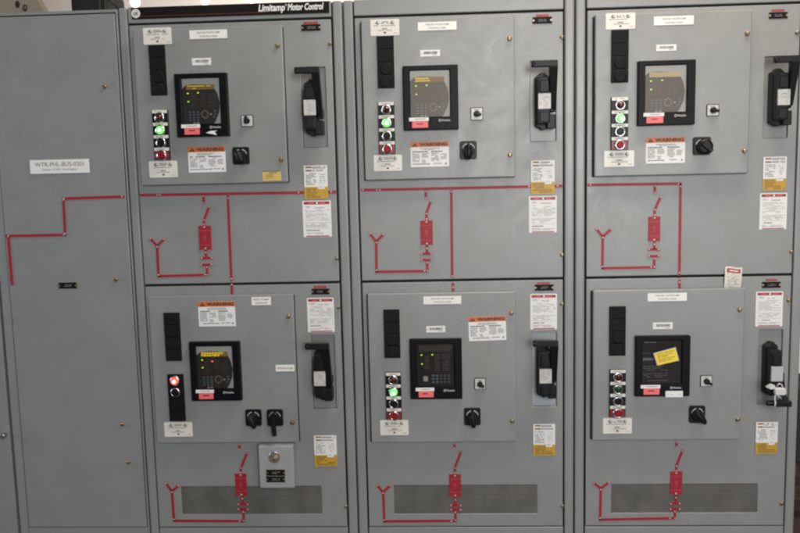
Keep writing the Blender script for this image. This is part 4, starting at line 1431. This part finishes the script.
# ceiling lamps far behind the row
for px, py, yy, e in ((135, 2.5, 4.6, 60), (251, -1.5, 5.2, 60), (205, 0.5, 6.2, 60)):
    v = at(px, py, yy)
    root = empty('ceiling_lamp', (v.x, v.y, v.z))
    tag(root, {135: 'glowing ceiling lamp above the white roundel of the black header', 251: 'glowing ceiling lamp above the lettering of the black header',
               205: 'ceiling lamp behind the middle of the black header'}[px], 'lamp', 'ceiling lamps behind the cabinets')
    mb = MB()
    mb.add([], [], 'lamp_glow')
    seg, rr = 16, 0.04
    vs, fs = [], []
    for i in range(9):
        th = math.pi * i / 8
        for k in range(seg):
            a = 2 * math.pi * k / seg
            vs.append((v.x + rr * max(0.02, math.sin(th)) * math.cos(a), v.y + rr * max(0.02, math.sin(th)) * math.sin(a), v.z + rr * math.cos(th)))
    for i in range(8):
        for k in range(seg):
            k2 = (k + 1) % seg
            fs.append((i * seg + k, (i + 1) * seg + k, (i + 1) * seg + k2, i * seg + k2))
    mb.add(vs, fs, 'lamp_glow', True)
    mb.build('bulb', root)
    mb = MB()
    mb.tube([(v.x, v.y, v.z + 0.045), (v.x, v.y, v.z + 0.12)], [0.06, 0.03], 'lamp_metal', 14)
    mb.tube([(v.x, v.y, v.z + 0.12), (v.x, v.y, 5.2)], 0.008, 'lamp_metal', 8)
    mb.build('lamp_holder', root)

# ------------------------------------------------------------------ light


def area(name, loc, target, sx, sy, power, col):
    L = bpy.data.lights.new(name, 'AREA')
    L.shape = 'RECTANGLE'
    L.size, L.size_y = sx, sy
    L.energy = power
    L.color = col
    o = bpy.data.objects.new(name, L)
    COL.objects.link(o)
    o.location = loc
    o.rotation_euler = (Vector(target) - Vector(loc)).to_track_quat('-Z', 'Y').to_euler()
    return o


area('window_light_left', (-4.9, -0.75, 1.6), (-0.6, 0, 1.2), 0.8, 1.6, 70, (0.66, 0.83, 1.0))
area('fill_light_right', (2.2, -3.7, 1.0), (1.1, 0, 0.9), 1.8, 1.5, 27, (0.84, 0.93, 1.0))  # unseen cool fill added near the camera; falls off towards the left
area('ceiling_light_front', (0.9, -0.75, 4.2), (0.9, -0.1, 1.2), 2.0, 0.5, 104, (1.0, 0.88, 0.74))
area('door_light_behind', (0.85, -5.1, 2.15), (0.5, 0, 1.6), 0.75, 1.9, 135, (0.95, 0.98, 1.0))
area('glass_reflection_fill', (1.9, -5.4, 2.5), (1.4, 0, 1.9), 4.6, 1.7, 70, (1.0, 0.82, 0.63))  # unseen lamp added to give the relay glass a warm reflection
area('backdrop_fill_light', (-1.5, 6.0, 3.0), (-1.5, 9.0, 4.6), 3.0, 2.0, 270, (1.0, 0.90, 0.84))  # unseen lamp added to brighten the back wall and ceiling

w = bpy.data.worlds.new('World')
S.world = w
w.use_nodes = True
w.node_tree.nodes['Background'].inputs['Color'].default_value = (0.85, 0.92, 1.0, 1)
w.node_tree.nodes['Background'].inputs['Strength'].default_value = 0.06

# ------------------------------------------------------------------ camera object and output
cam = bpy.data.cameras.new('camera')
cam.sensor_width = 36.0
cam.lens = F * 36.0 / 800.0
cam.clip_start = 0.05
cam.clip_end = 200
cam.dof.use_dof = True
cam.dof.focus_distance = 3.27
cam.dof.aperture_fstop = 1.8
co = bpy.data.objects.new('camera', cam)
COL.objects.link(co)
back = -FWD
co.matrix_world = Matrix(((RIGHT.x, UP.x, back.x, CAM.x), (RIGHT.y, UP.y, back.y, CAM.y), (RIGHT.z, UP.z, back.z, CAM.z), (0, 0, 0, 1)))
S.camera = co
S.view_settings.view_transform = 'Standard'
S.view_settings.look = 'None'
S.view_settings.exposure = -0.16
S.view_settings.gamma = 1.0
S.cycles.max_bounces = 6
S.cycles.transparent_max_bounces = 8
S.cycles.filter_width = 2.3
S.cycles.use_denoising = True
for o in S.objects:
    if 'origin_world' in o:
        del o['origin_world']
